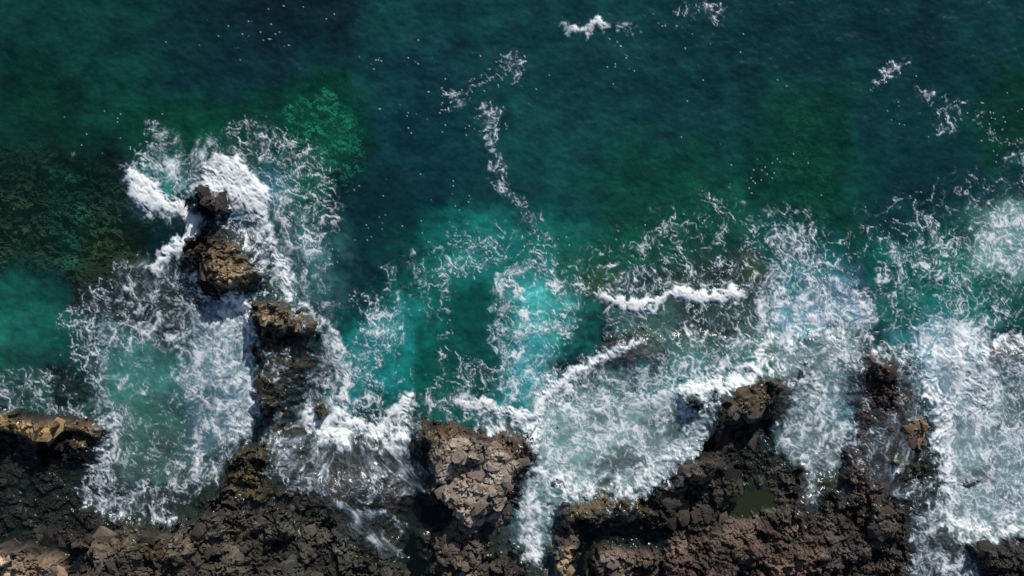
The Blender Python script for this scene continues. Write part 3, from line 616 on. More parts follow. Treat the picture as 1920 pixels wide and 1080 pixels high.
def rock_material(name, from_object):
    m, t = mat(name); L = t.links.new
    pos = nn(t, 'ShaderNodeNewGeometry').outputs['Position']
    if from_object:
        oi = nn(t, 'ShaderNodeObjectInfo'); col = oi.outputs['Color']; wet = math_n(t, 'MULTIPLY', oi.outputs['Alpha'], 1.0); alg = None
    else:
        col = nn(t, 'ShaderNodeAttribute', attribute_name='rc').outputs['Color']
        ax = nn(t, 'ShaderNodeAttribute', attribute_name='aux'); sep = nn(t, 'ShaderNodeSeparateColor'); L(ax.outputs['Color'], sep.inputs[0])
        wet, alg = sep.outputs[0], sep.outputs[1]
    n1 = noise_n(t, pos, 2.2, 6, .65); n2 = noise_n(t, pos, 9, 5, .7); n3 = noise_n(t, pos, .6, 3, .5)
    v = math_n(t, 'MULTIPLY', math_n(t, 'MULTIPLY_ADD', n1, 1.7, .15), math_n(t, 'MULTIPLY_ADD', n2, 1.5, .25))
    s = nn(t, 'ShaderNodeVectorMath', operation='SCALE'); L(col, s.inputs[0]); L(v, s.inputs['Scale'])
    c = mixc(t, math_n(t, 'MULTIPLY_ADD', n3, 1.6, -.55, clamp=True), s.outputs[0], mixc(t, 1.0, s.outputs[0], (1.12,.97,.84), 'MULTIPLY'))
    if alg is not None:
        a = math_n(t, 'MULTIPLY', alg, math_n(t, 'MULTIPLY_ADD', n1, 5.0, -2.3, clamp=True))
        c = mixc(t, math_n(t, 'MULTIPLY', a, .8), c, mixc(t, n2, (.16,.13,.03), (.34,.25,.07)))
    c = mixc(t, wet, c, mixc(t, 1.0, c, (.38,.39,.41), 'MULTIPLY'))
    b = nn(t, 'ShaderNodeBump'); b.inputs['Strength'].default_value = .8; b.inputs['Distance'].default_value = .12
    L(math_n(t, 'ADD', n2, math_n(t, 'MULTIPLY', n1, .8)), b.inputs['Height'])
    p = nn(t, 'ShaderNodeBsdfPrincipled'); L(c, p.inputs['Base Color']); L(b.outputs[0], p.inputs['Normal'])
    L(math_n(t, 'MULTIPLY_ADD', wet, -.34, .82), p.inputs['Roughness']); p.inputs['Specular IOR Level'].default_value = .35
    out = nn(t, 'ShaderNodeOutputMaterial'); L(p.outputs[0], out.inputs[0]); return m

def pool_material():
    m, t = mat('pool_water'); L = t.links.new
    pos = nn(t, 'ShaderNodeNewGeometry').outputs['Position']
    oi = nn(t, 'ShaderNodeObjectInfo')
    d = nn(t, 'ShaderNodeBsdfDiffuse'); L(oi.outputs['Color'], d.inputs[0])
    tr = nn(t, 'ShaderNodeBsdfTransparent'); tr.inputs[0].default_value = (.45,.6,.5,1)
    u = nn(t, 'ShaderNodeMixShader'); L(oi.outputs['Alpha'], u.inputs[0]); L(tr.outputs[0], u.inputs[1]); L(d.outputs[0], u.inputs[2])
    b = nn(t, 'ShaderNodeBump'); b.inputs['Strength'].default_value = .15; b.inputs['Distance'].default_value = .05; L(noise_n(t, pos, 3, 3), b.inputs['Height'])
    g = nn(t, 'ShaderNodeBsdfGlossy'); g.inputs['Roughness'].default_value = .06; L(b.outputs[0], g.inputs['Normal'])
    f = nn(t, 'ShaderNodeFresnel'); L(math_n(t, 'MULTIPLY_ADD', nn(t, 'ShaderNodeNewGeometry').outputs['Backfacing'], -.578, 1.33), f.inputs['IOR']); L(b.outputs[0], f.inputs['Normal'])
    x = nn(t, 'ShaderNodeMixShader'); L(f.outputs[0], x.inputs[0]); L(u.outputs[0], x.inputs[1]); L(g.outputs[0], x.inputs[2])
    out = nn(t, 'ShaderNodeOutputMaterial'); L(x.outputs[0], out.inputs[0]); return m

M_WATER = water_material(); M_GROUND = rock_material('basalt_ground', False); M_ROCK = rock_material('basalt_rock', True); M_POOL = pool_material()
COL = bpy.context.scene.collection
def tag(o, label=None, cat=None, group=None, kind=None):
    for k, v in (('label', label), ('category', cat), ('group', group), ('kind', kind)):
        if v: o[k] = v
def axis(a, b, step, far, cs):
    """ascending photo-pixel axis, fine from a to b, coarser outside"""
    lo = []; v = a; s = cs
    while v-s > -far+500: v -= s; lo.append(v); s = min(s*1.25, 260)
    hi = []; v = b; s = cs
    while v+s < far+1400: v += s; hi.append(v); s = min(s*1.25, 260)
    return np.array([-22000.]+lo[::-1]+list(np.arange(a, b, step))+[b]+hi+[24000.])
def grid_mesh(name, P3, nrm, quads, attrs, material, label=None, cat=None, kind=None, group=None):
    """one object from a subset of the quads of a grid; its origin is at its own middle"""
    vid, inv = np.unique(quads.ravel(), return_inverse=True)
    co = P3[vid]; c = np.array([co[:,0].mean(), co[:,1].mean(), 0.0]) if kind != 'structure' else np.zeros(3)
    if kind != 'structure': c[2] = co[:,2].min()
    q = inv.reshape(-1, 4); nf = len(q)
    me = bpy.data.meshes.new(name); me.vertices.add(len(vid)); me.loops.add(nf*4); me.polygons.add(nf)
    me.vertices.foreach_set('co', (co-c).astype(np.float32).ravel())
    me.loops.foreach_set('vertex_index', q.astype(np.int32).ravel())
    me.polygons.foreach_set('loop_start', np.arange(0, nf*4, 4, dtype=np.int32))
    me.polygons.foreach_set('use_smooth', np.full(nf, nrm is not None))
    me.update(calc_edges=True)
    for an, arr in attrs.items():
        a = me.attributes.new(an, 'FLOAT_COLOR', 'POINT'); v = arr[vid].astype(np.float32)
        a.data.foreach_set('color', np.concatenate([v, np.ones((len(v), 4-v.shape[1]), np.float32)], 1).ravel())
    if nrm is not None: me.normals_split_custom_set_from_vertices(nrm[vid].astype(np.float32))
    me.materials.append(material)
    o = bpy.data.objects.new(name, me); o.location = c; COL.objects.link(o); tag(o, label, cat, group, kind); return o
def normals(X, Y, Z):
    zy, zx = np.gradient(Z); dx = np.gradient(X, axis=1); dy = np.gradient(Y, axis=0)
    n = np.stack([-zx/dx, -zy/dy, np.ones_like(Z)], -1); return n/np.linalg.norm(n, axis=-1, keepdims=True)
def quads_of(ny, nx):
    i = np.arange(ny*nx).reshape(ny, nx)          # rows go down the photo: wind so that faces look up
    return np.stack([i[:-1,:-1], i[1:,:-1], i[1:,1:], i[:-1,1:]], -1).reshape(-1, 4)
def region_mask(pts, px, py):
    M = mk(0); put(M, poly_mask(pts, 8), 1); return samp(M, px, py)

# ---------------------------------------------------------------- rock and seabed
LAND = [
 ('rocky_islet', 'small dark brown rock tip at the seaward end, capped by the thickest white surf', 'islet', P(340,325,440,325,440,418,350,418)),
 ('rocky_islet', 'golden brown jagged islet between two tongues of surf, just behind the dark tip', 'islet', P(340,432,500,432,505,560,340,570)),
 ('rock_ridge', 'dark rock with a golden crest facing the sun, between white swash and deep water', 'rock ridge', P(462,550,615,550,615,650,470,650)),
 ('rock_spine', 'low brown spine of wet rock running down to the shore beside the white swash', 'rock ridge', P(462,650,625,650,570,740,540,800,470,830,462,740)),
 ('mossy_rock', 'narrow olive mossy rock at the foot of the spine, right of the foamy inlet', 'rock', P(430,815,505,800,515,930,440,930)),
 ('rock_ledge', 'long flat ledge with golden algae on top at the left edge of the shore', 'ledge', P(-900,740,205,760,205,845,-900,845)),
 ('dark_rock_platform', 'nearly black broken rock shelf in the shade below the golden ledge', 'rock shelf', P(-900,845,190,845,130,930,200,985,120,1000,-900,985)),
 ('pale_outcrop', 'warm tan outcrop of cracked blocks in the bottom left corner of the shore', 'outcrop', P(-900,1010,60,1008,130,1050,128,1200,-900,1200)),
 ('rubble_slope', 'grey brown slope of loose blocks at the bottom, below the foamy inlet', 'rock slope', P(150,985,330,985,470,930,590,1000,590,1300,150,1300)),
 ('orange_rock', 'orange brown sunlit slab on the rubble at the bottom edge', 'rock', P(500,1020,570,1030,580,1300,500,1300)),
 ('washed_shelf', 'reddish brown shelf streaked by white run-off fanning down from the surf', 'rock shelf', P(490,800,790,790,800,900,770,950,500,935)),
 ('bouldery_flat', 'dark greenish flat of rounded boulders at the bottom, left of the black shaded gully', 'rock flat', P(480,935,770,950,760,1300,580,1300,590,1000,480,940)),
 ('block_outcrop', 'large pale beige outcrop of angular basalt blocks in full sun at centre', 'outcrop', P(812,816,905,812,968,866,968,905,950,965,890,996,845,964,812,920)),
 ('brown_cap_rock', 'rusty brown rock cap at the water line above the pale block outcrop', 'rock', P(765,775,1008,778,1010,858,968,866,905,812,812,816,800,860,765,850)),
 ('boulder_pile', 'grey pile of boulders below the pale block outcrop, left of the foam channel', 'rock pile', P(790,990,890,996,950,965,985,960,990,1300,790,1300)),
 ('tan_boulder', 'small tan boulder at the bottom, touching the right side of the foam channel', 'boulder', P(1028,1008,1080,1008,1080,1300,1028,1300)),
 ('low_ledge', 'low ledge with yellow algae along the lower rim of the foamy platform', 'ledge', P(1032,932,1225,928,1225,985,1034,1005)),
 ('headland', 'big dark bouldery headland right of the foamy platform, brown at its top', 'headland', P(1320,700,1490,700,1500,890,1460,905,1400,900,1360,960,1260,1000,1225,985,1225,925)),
 ('lumpy_rock', 'purplish brown knobbly rock at the bottom inside the wide black shade', 'rock', P(1105,1015,1245,1015,1250,1300,1100,1300)),
 ('reddish_slab', 'broad reddish brown slab of crumbled lava at the bottom right of centre', 'rock slab', P(1245,1015,1360,980,1560,950,1640,965,1600,1300,1250,1300)),
 ('wave_washed_rock', 'red brown rock half covered by thin foam between two white cascades', 'rock', P(1590,640,1740,640,1740,785,1690,785,1680,815,1600,815)),
 ('foam_ringed_knoll', 'round ochre knoll at the left rim of the wide white wash', 'rock', P(1685,785,1745,782,1748,862,1685,862)),
 ('crumbled_shelf', 'dark brown crumbled shelf with a yellow green algae strip, left of the wide white wash', 'rock shelf', P(1590,815,1680,815,1685,862,1748,862,1750,935,1690,1000,1680,1300,1600,1300,1640,965,1560,940)),
 ('dark_shore_rock', 'black broken rock in the bottom right corner below the wide white wash', 'rock', P(1775,1000,3000,1000,3000,1400,1860,1300)),
 ('round_boulder', 'small round mossy boulder ringed by white foam at the head of the shelf', 'boulder', P(585,745,632,745,632,792,585,792)),
 ('pointed_boulder', 'tiny reddish pointed boulder standing in the cascade above the headland', 'boulder', P(1492,668,1528,668,1528,712,1492,712)),
 ('dark_boulder', 'small dark boulder awash beside the top of the foam channel', 'boulder', P(1012,886,1068,886,1068,925,1012,925)),
 ('half_sunk_rock', 'dark rock breaking through the white foam just left of the headland', 'rock', P(1262,730,1335,735,1335,782,1262,784)),
 ('pink_reef', 'pinkish brown reef edge with thin run-off beside the aerated turquoise patch', 'reef', P(1105,620,1245,605,1245,700,1105,725)),
 ('purple_reef', 'purple brown reef wedge pointing up into the pale blue plume', 'reef', P(1500,600,1578,600,1580,655,1505,660)),
]
def facet(x, y, f, s, a, b):
    _, e, r, vx, vy = voro(x*f, y*f, s, True)
    th = r*43.7; return (r-.5)*a+(vx*np.cos(th)+vy*np.sin(th))*b*((r*9.1) % 1), e, r
def ground():
    ax = axis(-60., 1980., 2.0, 1800, 24); ay = np.concatenate([axis(-60., 1140., 2.3, 1200, 24)])
    ay = np.concatenate([ay[ay < 150][::4], ay[ay >= 150]])
    px, py = np.meshgrid(ax.astype(np.float32), ay.astype(np.float32)); x = px*MPP; y = py*MPP
    h0 = samp(H, px, py); k = CAM_H/(CAM_H-np.clip(h0, 0, 4)); sx = 960+(px-960)*k; sy = 540+(py-540)*k
    q1 = fbm(x*.22, y*.22, 70, 4); q2 = fbm(x*.22+33, y*.22, 75, 4); q3 = fbm(x*1.1, y*1.1, 77, 4); q4 = fbm(x*1.1+33, y*1.1, 79, 4)
    fx = sx+q1*20+q3*17; fy = sy+q2*20+q4*17
    h = samp(H, fx, fy); ws = sst(.35, .6, samp(WS, fx, fy))
    wxx = x+q3*.5; wyy = y+q4*.5
    a, e1, r1 = facet(wxx, wyy, .42, 301, 1.1, .9); b, e2, r2 = facet(wxx, wyy, .95, 302, .62, .75); c, e3, r3 = facet(wxx, wyy, 2.1, 303, .36, .46)
    d, e4, r4 = facet(x, y, 4.3, 304, .16, .22)
    dry = np.clip(sst(.0, 1.2, h)*(1-.72*ws), 0, 1); amp = .30+.7*sst(-1.1, -1.8, h)+.70*dry; worn = sst(-.45, .25, fbm(x*.2+40, y*.2, 340, 3)); amp = amp*np.where(h > 0, .5+.6*worn, 1)
    amp = amp*np.where(ws > .1, np.where(h > -.6, .36, 1), 1)
    relief = fbm(x*.16, y*.16, 320, 3)*1.9
    det = relief*sst(.3, 1., h)*(1-ws)*sst(3.6, 2.4, h)+a+b+c+d+.35*fbm(x*.8, y*.8, 310, 5)-.35*np.exp(-e2/.07)-.22*np.exp(-e3/.1)-.35*np.exp(-e1/.04)-.9*np.exp(-np.abs(perlin(x*.16+y*.05+q3*.3, y*.22-x*.08, 345)+.15*q4)/.018)*sst(.5, 1.5, h)*(1-ws)
    z = h+det*amp
    pool = np.zeros_like(z)
    z = z.astype(float)
    X = (px-960.)*MPP; Y = (540.-py)*MPP
    X = X.astype(float); Y = Y.astype(float)
    n = normals(X, Y, z); P3 = np.stack([X, Y, z], -1).reshape(-1, 3)
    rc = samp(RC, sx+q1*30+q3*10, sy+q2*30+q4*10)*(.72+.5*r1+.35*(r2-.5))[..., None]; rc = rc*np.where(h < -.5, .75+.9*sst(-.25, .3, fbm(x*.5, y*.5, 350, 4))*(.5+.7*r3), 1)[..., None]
    rc = rc*np.where(h > 0, .66+1.2*sst(-.3, .4, fbm(x*.24+7, y*.24, 360, 4)), 1)[..., None]  # lighter patches paint sunlit tan highlights into the dry rock
    wet = np.clip(np.maximum(ws, sst(1.1, .2, h))+.35*q1, 0, 1)
    near = blur(WS, 5); wet = np.maximum(wet, sst(.04, .5, samp(near, fx, fy)))
    wet = wet*sst(-1.2, -.3, h)
    al = samp(AL, fx, fy)
    attrs = {'rc': np.concatenate([rc, np.ones(rc.shape[:2]+(1,))], -1).reshape(-1, 4), 'aux': np.stack([wet, al, ws], -1).reshape(-1, 3)}
    Q = quads_of(*z.shape); cxp = fx.ravel()[Q].mean(1); cyp = fy.ravel()[Q].mean(1); zc = z.ravel()[Q].mean(1); wsc = ws.ravel()[Q].mean(1)
    lab = np.zeros(len(Q), int)
    for i, (nm, lb, ct, pts) in enumerate(LAND):
        m = region_mask(pts, cxp, cyp) > .5
        lab[m & (zc > -.15)] = i+1
    objs = []
    shore = (lab == 0) & (zc > -.3) & (cyp > 560); lab[shore] = -1
    nr = n.reshape(-1, 3)
    grid_mesh('seabed', P3, None, Q[lab == 0], attrs, M_GROUND, kind='structure')
    so = grid_mesh('rocky_shore', P3, None, Q[lab == -1], attrs, M_GROUND, kind='structure')
    for i, (nm, lb, ct, pts) in enumerate(LAND):
        s = lab == i+1
        objs.append(grid_mesh(nm, P3, None, Q[s], attrs, M_GROUND, lb, ct, None, {'islet': 'rocky islets in the surf', 'ledge': 'rock ledges with algae', 'boulder': 'small boulders in the foam', 'rock shelf': 'rock shelves along the shore', 'rock ridge': 'rock ridges running seaward', 'outcrop': 'pale outcrops on the shore'}.get(ct)) if s.sum() > 8 else None)
        if s.sum() <= 8: print('EMPTY', nm, lb)
    return dict(ax=ax, ay=ay, z=z, fx=fx, fy=fy, objs=objs, shore=so, P3=P3, ws=ws)
GR = ground()
def gz(px, py): return grid_samp(GR['z'], GR['ax'], GR['ay'], px, py)

# ---------------------------------------------------------------- loose blocks and boulders
def rock_meshes(n):
    R = random.Random(5); out = []
    for i in range(n):
        bm = bmesh.new(); k = R.choice((12, 14, 17)); sq = R.choice((.55, .7, .85))
        for j in range(k):
            u = R.uniform(-1, 1); a = R.uniform(0, 2*math.pi); r = math.sqrt(1-u*u)
            v = [r*math.cos(a), r*math.sin(a), u]; v = [math.copysign(abs(c)**sq, c)*R.uniform(.82, 1.05) for c in v]
            bm.verts.new((v[0]*.5, v[1]*.5*R.uniform(.9, 1.1), v[2]*.42))
        h = bmesh.ops.convex_hull(bm, input=bm.verts)
        bmesh.ops.delete(bm, geom=[g for g in h['geom_interior'] if isinstance(g, bmesh.types.BMVert)], context='VERTS')
        bmesh.ops.dissolve_limit(bm, angle_limit=.22, verts=bm.verts, edges=bm.edges)
        me = bpy.data.meshes.new('rock'); bm.to_mesh(me); bm.free(); me.materials.append(M_ROCK); out.append(me)
    return out
ROCKS = rock_meshes(26)
def scatter():
    R = random.Random(21); cand = []
    sp = 10.5
    for j in range(int((1110-330)/sp)):
        for i in range(int(2000/sp)):
            cand.append((-40+(i+R.random())*sp, 330+(j+R.random())*sp, R.random()))
    c = np.array(cand); px, py = c[:,0], c[:,1]
    x = px*MPP; y = py*MPP
    q1 = fbm(x*.22, y*.22, 70, 4); q2 = fbm(x*.22+33, y*.22, 75, 4); q3 = fbm(x*1.1, y*1.1, 77, 4); q4 = fbm(x*1.1+33, y*1.1, 79, 4)
    z = gz(px, py); fx = grid_samp(GR['fx'], GR['ax'], GR['ay'], px, py); fy = grid_samp(GR['fy'], GR['ax'], GR['ay'], px, py)
    ws = samp(WS, fx, fy); hs = samp(H, fx, fy); rc = samp(RC, fx, fy)*(.66+1.2*sst(-.3, .4, fbm(x*.24+7, y*.24, 360, 4)))[:, None]  # same painted sunlit patches as on the ground
    clump = fbm(x*.28, y*.28, 330, 3)
    lab = np.full(len(c), -1)
    for i, (nm, lb, ct, pts) in enumerate(LAND): lab[region_mask(pts, fx, fy) > .5] = i
    near = samp(blur(WS, 5), fx, fy)
    per = {}
    for i in range(len(c)):
        if ws[i] > .25 or hs[i] < .35 or z[i] < .2: continue
        li = lab[i]; parent = GR['objs'][li] if li >= 0 else GR['shore']
        if parent is None: continue
        nm = LAND[li][0] if li >= 0 else 'rocky_shore'
        dens = {'block_outcrop': .85, 'rubble_slope': .7, 'bouldery_flat': .75, 'boulder_pile': .8, 'reddish_slab': .45, 'dark_rock_platform': .15, 'headland': .55, 'rock_ledge': .3}.get(nm, .36)
        if clump[i]*.9+dens < R.random(): continue
        s = .28+1.5*R.random()**4*(1.2+clump[i])
        if nm == 'block_outcrop': s = .5+1.15*R.random()**2
        if nm in ('bouldery_flat', 'boulder_pile'): s = .45+.9*R.random()**2
        if nm == 'reddish_slab': s = .32+.4*R.random()**2
        if ws[i] > .05 and s > .8: s = .5
        per.setdefault(li, []).append((s, px[i], py[i], z[i], rc[i], near[i]))
    tot = 0
    for li, L in per.items():
        L.sort(key=lambda a: -a[0]); parent = GR['objs'][li] if li >= 0 else GR['shore']; pl = parent.location
        rest = []
        for n, (s, a, b, zz, col, nr) in enumerate(L):
            me = ROCKS[R.randrange(len(ROCKS))]; loc = ((a-960)*MPP, (540-b)*MPP, zz-.06*s-.03)
            tl = .45 if s < .9 else .16; fl = 1 if s < .9 else .5; rot = (R.uniform(-tl, tl), R.uniform(-tl, tl), R.uniform(0, 6.28)); sc = (s*R.uniform(.85, 1.4), s*R.uniform(.65, 1.05), s*fl*R.uniform(.6, 1.05))
            if n < 290:
                o = bpy.data.objects.new('rock' if s < .9 else 'slab', me); COL.objects.link(o); o.parent = parent
                o.location = (loc[0]-pl[0], loc[1]-pl[1], loc[2]-pl[2]); o.rotation_euler = rot; o.scale = sc
                g = R.uniform(.7, 1.3); o.color = (col[0]*g*1.05, col[1]*g, col[2]*g, min(1, nr*2.2)); tot += 1
            else: rest.append((me, loc, rot, sc))
        if rest:
            bm = bmesh.new()
            from mathutils import Matrix, Euler, Vector
            for me, loc, rot, sc in rest:
                t = bmesh.new(); t.from_mesh(me)
                M = Matrix.Translation(Vector(loc)-pl) @ Euler(rot).to_matrix().to_4x4() @ Matrix.Diagonal((*sc, 1))
                t.transform(M); tm = bpy.data.meshes.new('tmp'); t.to_mesh(tm); t.free(); bm.from_mesh(tm); bpy.data.meshes.remove(tm)
            me = bpy.data.meshes.new('rubble'); bm.to_mesh(me); bm.free(); me.materials.append(M_ROCK)
            o = bpy.data.objects.new('rubble', me); COL.objects.link(o); o.parent = parent; tag(o, kind='stuff'); cc = L[0][4]; o.color = (cc[0], cc[1], cc[2], .3)
    print('rocks', tot)
scatter()

# ---------------------------------------------------------------- the sea and its foam
FOAM = [
 ('surf', 'thickest white surf bursting round the dark tip of the islet', 'surf', 'stuff', P(225,300,540,275,560,430,520,600,420,440,440,430,380,330,350,330,345,570,270,530,335,440,225,400)),
 ('foam_swirl', 'loose swirls of foam curling seaward of the dark islet tip', 'foam', 'stuff', P(240,200,640,200,660,560,560,560,540,275,225,300)),
 ('foam_line', 'single thin foam line drifting away to the left of the islet surf', 'foam', None, P(80,260,235,260,235,340,80,340)),
 ('swash', 'dense white swash piled against the left side of the rock spine', 'surf', 'stuff', P(365,560,500,520,505,660,480,860,400,870,365,780)),
 ('foam_lace', 'lacy foam over the green inlet left of the white swash', 'foam', 'stuff', P(60,500,365,500,365,780,400,870,470,850,330,1010,100,1010,180,820,60,680)),
 ('foam_lace', 'grey lacy foam along the seaward side of the golden ledge', 'foam', 'stuff', P(-900,650,190,650,190,800,-900,800)),
 ('surf_band', 'white surf band running down the seaward side of the rock ridges', 'surf', 'stuff', P(540,540,690,560,700,780,640,790,570,750,620,660,560,610)),
 ('run_off', 'white run-off fanning out in streaks over the reddish shelf', 'foam', 'stuff', P(480,750,640,760,830,750,830,960,770,1060,620,1060,480,950)),
 ('foam_web', 'fine foam web on the bright turquoise bay right of the surf band', 'foam', 'stuff', P(640,500,800,540,800,760,690,770,690,600)),
 ('foam_trail', 'short vertical foam trail in the darker water right of the turquoise bay', 'foam', None, P(800,480,870,480,880,740,800,740)),
 ('foam_cloud', 'pale teal cloud of fine foam above the aerated turquoise patch', 'foam', 'stuff', P(760,420,960,400,960,480,870,540,780,560)),
 ('aerated_patch', 'bright turquoise squarish patch of water netted with thick white foam', 'foam', None, P(920,490,1110,490,1110,600,1080,700,1000,770,920,760)),
 ('breaking_wave', 'low white breaker spilling over the rusty brown cap rock', 'wave', None, P(800,735,1030,735,1010,850,860,800,800,790)),
 ('breaking_wave', 'diagonal white breaker from the turquoise patch up to the pinkish reef', 'wave', None, P(1010,700,1200,600,1200,660,1050,750,1000,790)),
 ('breaking_wave', 'long thin curving wave crest breaking over the reef right of the turquoise patch', 'wave', None, P(1105,505,1410,525,1410,585,1105,595)),
 ('foam_lace', 'thin foam net over the grey green shallows between wave crest and platform', 'foam', 'stuff', P(1105,585,1430,585,1430,710,1240,730,1105,730)),
 ('platform_wash', 'wide foamy sheet of water covering the flat platform left of the dark headland', 'foam', 'stuff', P(1000,750,1105,700,1430,710,1350,760,1340,830,1240,930,1040,945,1030,890,980,880)),
 ('foam_channel', 'narrow channel packed with white foam running straight down to the bottom edge', 'foam', None, P(950,880,1040,890,1040,1200,975,1200)),
 ('foam_arc', 'small hooked foam line floating above the reef crest', 'foam', None, P(1160,400,1320,400,1320,495,1160,495)),
 ('foam_arc', 'thin foam hook floating right of the smaller hooked line, in green water', 'foam', None, P(1290,330,1400,330,1400,490,1290,490)),
 ('foam_plume', 'pale blue plume of foam with a bright streak rising seaward above the reef', 'foam', 'stuff', P(1410,370,1660,370,1660,630,1410,630)),
 ('cascade', 'white cascade pouring down between the dark headland and the red brown rock', 'foam', 'stuff', P(1400,625,1620,625,1610,760,1560,980,1440,880,1440,780,1400,720)),
 ('foam_lace', 'sparse foam net over green water right of the pale blue plume', 'foam', 'stuff', P(1640,390,1830,390,1830,590,1640,590)),
 ('foam_patch', 'rounded pale foam patch at the right edge, above the wide wash', 'foam', None, P(1805,370,3000,370,3000,560,1805,560)),
 ('wide_wash', 'broad white wash flowing down the right edge of the shore', 'foam', 'stuff', P(1640,590,3000,560,3000,1020,1790,1020,1740,940,1690,700)),
 ('foam_pool', 'greyish foam filling the gully at the lower right corner', 'foam', 'stuff', P(1680,940,1790,930,1880,1200,1680,1200)),
 ('foam_streak', 'long winding foam streak drifting down the middle of the open water', 'foam', None, P(870,180,960,180,1050,420,960,440,870,300)),
 ('foam_streak', 'broken foam streak curving from the top of the winding one to upper right', 'foam', None, P(820,70,1010,70,1010,180,820,225)),
 ('foam_patch', 'solid white foam patch near the top edge, the brightest in open water', 'foam', None, P(1030,20,1220,20,1220,110,1030,110)),
 ('foam_patch', 'small cluster of white flecks cut by the top edge', 'foam', None, P(1250,-60,1370,-60,1370,60,1250,60)),
 ('foam_patch', 'faint small foam wisp alone in the dark water at upper right', 'foam', None, P(1610,95,1720,95,1720,190,1610,190)),
 ('foam_patch', 'thin broken foam near the right edge in the greenish water', 'foam', None, P(1700,160,3000,160,3000,350,1860,340,1720,280)),
]
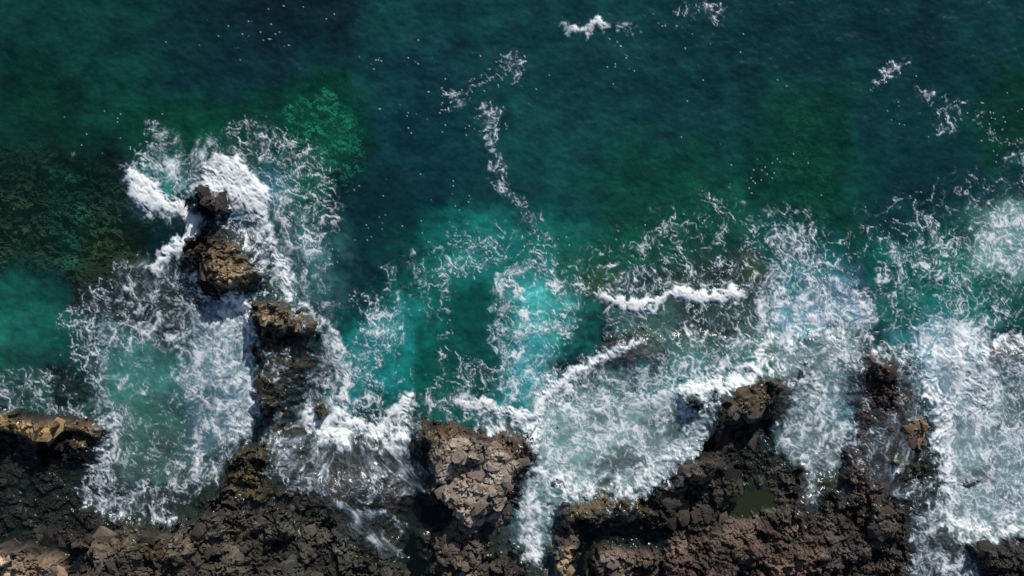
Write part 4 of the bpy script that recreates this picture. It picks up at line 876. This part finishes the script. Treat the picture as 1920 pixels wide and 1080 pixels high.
def sea():
    ax = axis(-50., 1970., 1.875, 1800, 24); ay = axis(-45., 1125., 1.875, 1200, 24)
    ff = foam_fields(ax, ay); px, py = ff['px'], ff['py']; x = px*MPP; y = py*MPP
    ws = samp(WS, ff['fpx'], ff['fpy']); h = samp(H, ff['fpx'], ff['fpy']); hs = samp(blur(H, 2.5), ff['fpx'], ff['fpy'])
    wc = samp(WC, ff['wpx'], ff['wpy']); op = samp(OPA, ff['wpx'], ff['wpy'])
    foam = 1-(1-ff['lace']*.93)*(1-ff['film'])*(1-ff['kk'])
    dryish = sst(.25, 1.0, hs)
    wsf = samp(WSF, ff['fpx'], ff['fpy']); cov = lerp(1, sst(.06, .30, wsf+.10*ff['n1']), dryish); inner = sst(.42, .66, ws+.2*ff['n1'])
    op = op*lerp(1, inner, dryish)*(1-.85*sst(.5, 1.3, hs)*(1-sst(.3,.8,ff['d'])*.6))
    big = fbm(x*.10, y*.10, 420, 4); med = fbm(x*.42+big*2, y*.42, 424, 4)
    g = (1+.34*big+.38*med)[..., None]; wc = wc*np.clip(g, .35, 1.9)*(1+np.clip(big*.8+.6*med, -.4, .4)[..., None]*np.array([-.2,.14,-.10]))
    foam = foam*cov
    wave = .26*fbm(x*.09, y*.13, 400, 3)+.10*fbm(x*.45, y*.6, 404, 4)+.05*fbm(x*1.6, y*1.9, 408, 3)
    z = np.maximum(wave*(1-.5*dryish), hs+.10)
    z = z+.26*ff['kk']*sst(.3, 1., blur(ff['k'], 4))*(1+.5*ff['n1'])+foam*.03+.008*ff['lic']*foam
    zt = grid_samp(GR['z'], GR['ax'], GR['ay'], px, py)
    # a draped sheet follows the rock it runs over
    z = lerp(z, np.maximum(z, zt+.03+.06*foam), np.maximum(dryish*.7, sst(-.6, .1, hs)*sst(.2, .5, ff['k'])))
    z = lerp(z, zt+.03+.05*foam, dryish*(1-inner))
    z = np.where(np.abs(z-zt) < .012, zt+.012, z)
    X = ((px-960.)*MPP).astype(float); Y = ((540.-py)*MPP).astype(float); z = z.astype(float)
    n = normals(X, Y, z).reshape(-1, 3); P3 = np.stack([X, Y, z], -1).reshape(-1, 3)
    A = {'wc': np.concatenate([wc, np.ones(wc.shape[:2]+(1,))], -1).reshape(-1, 4), 'fo': np.stack([foam, op, cov], -1).reshape(-1, 3)}
    Q = quads_of(*z.shape)
    keep = (cov.ravel()[Q].max(1) > .01) & ~((zt.ravel()[Q].min(1) > z.ravel()[Q].max(1)+.05)); Q = Q[keep]
    cx = ff['fpx'].ravel()[Q].mean(1); cy = ff['fpy'].ravel()[Q].mean(1)
    dk = np.maximum(ff['d'], ff['k']).ravel()[Q].mean(1); lab = np.zeros(len(Q), int)
    for i, f in enumerate(FOAM): lab[(region_mask(f[4], cx, cy) > .5) & (dk > .24) & (lab == 0)] = i+1
    grid_mesh('sea', P3, n, Q[lab == 0], A, M_WATER, kind='structure')
    for i, (nm, lb, ct, kd, pts) in enumerate(FOAM):
        s = lab == i+1
        if s.sum() < 8: print('EMPTY', nm, lb); continue
        grid_mesh(nm, P3, n, Q[s], A, M_WATER, lb, ct, kd, {'foam_patch': 'foam patches afloat in open water', 'foam_streak': 'winding foam streaks in open water', 'foam_arc': 'hooked foam lines above the reef', 'breaking_wave': 'waves breaking along the reef', 'foam_lace': 'lacy foam fields near the rocks'}.get(nm))
sea()

# ---------------------------------------------------------------- dark gully sheets (some stand in for shade) and an olive tide pool
def pool(name, label, pts, z, col, alpha):
    bm = bmesh.new(); c = (sum(p[0] for p in pts)/len(pts), sum(p[1] for p in pts)/len(pts)); ox, oy = (c[0]-960)*MPP, (540-c[1])*MPP
    vs = [bm.verts.new(((p[0]-960)*MPP-ox, (540-p[1])*MPP-oy, 0)) for p in pts]; f = bm.faces.new(vs)
    if f.normal.z < 0: f.normal_flip()
    bmesh.ops.recalc_face_normals(bm, faces=bm.faces); bm.faces.ensure_lookup_table()
    if bm.faces[0].normal.z < 0: bm.faces[0].normal_flip()
    bmesh.ops.triangulate(bm, faces=bm.faces)
    me = bpy.data.meshes.new(name); bm.to_mesh(me); bm.free(); me.materials.append(M_POOL)
    o = bpy.data.objects.new(name, me); o.location = (ox, oy, z); o.color = (*col, alpha); COL.objects.link(o); tag(o, label, 'tide pool', 'tide pools among the rocks')
pool('pool_or_shade_sheet', 'black sheet standing in for shade in the gully between the bouldery flat and the pale block outcrop', P(740,880,825,870,850,960,830,1000,830,1200,740,1200,730,1000), .30, (.004,.006,.007), .8)  # dark sheet paints the shadow beside the block outcrop
pool('pool_or_shade_sheet', 'wide black sheet painted as the shade below the low algae ledge', P(1075,975,1260,975,1340,985,1350,1060,1240,1200,1060,1200,1060,1060), .30, (.004,.005,.006), .8)  # black sheet laid where the ground is in shadow
pool('pool_or_shade_sheet', 'dark slate sheet in the gully between the black shelf and the tan corner outcrop', P(-60,975,40,985,130,1015,190,1040,185,1120,100,1120,-60,1040), .30, (.008,.014,.018), .8)
pool('pool_or_shade_sheet', 'murky olive pool in the middle of the dark headland', P(1355,925,1400,870,1450,875,1475,940,1430,985,1340,1000), .50, (.035,.042,.022), .7)
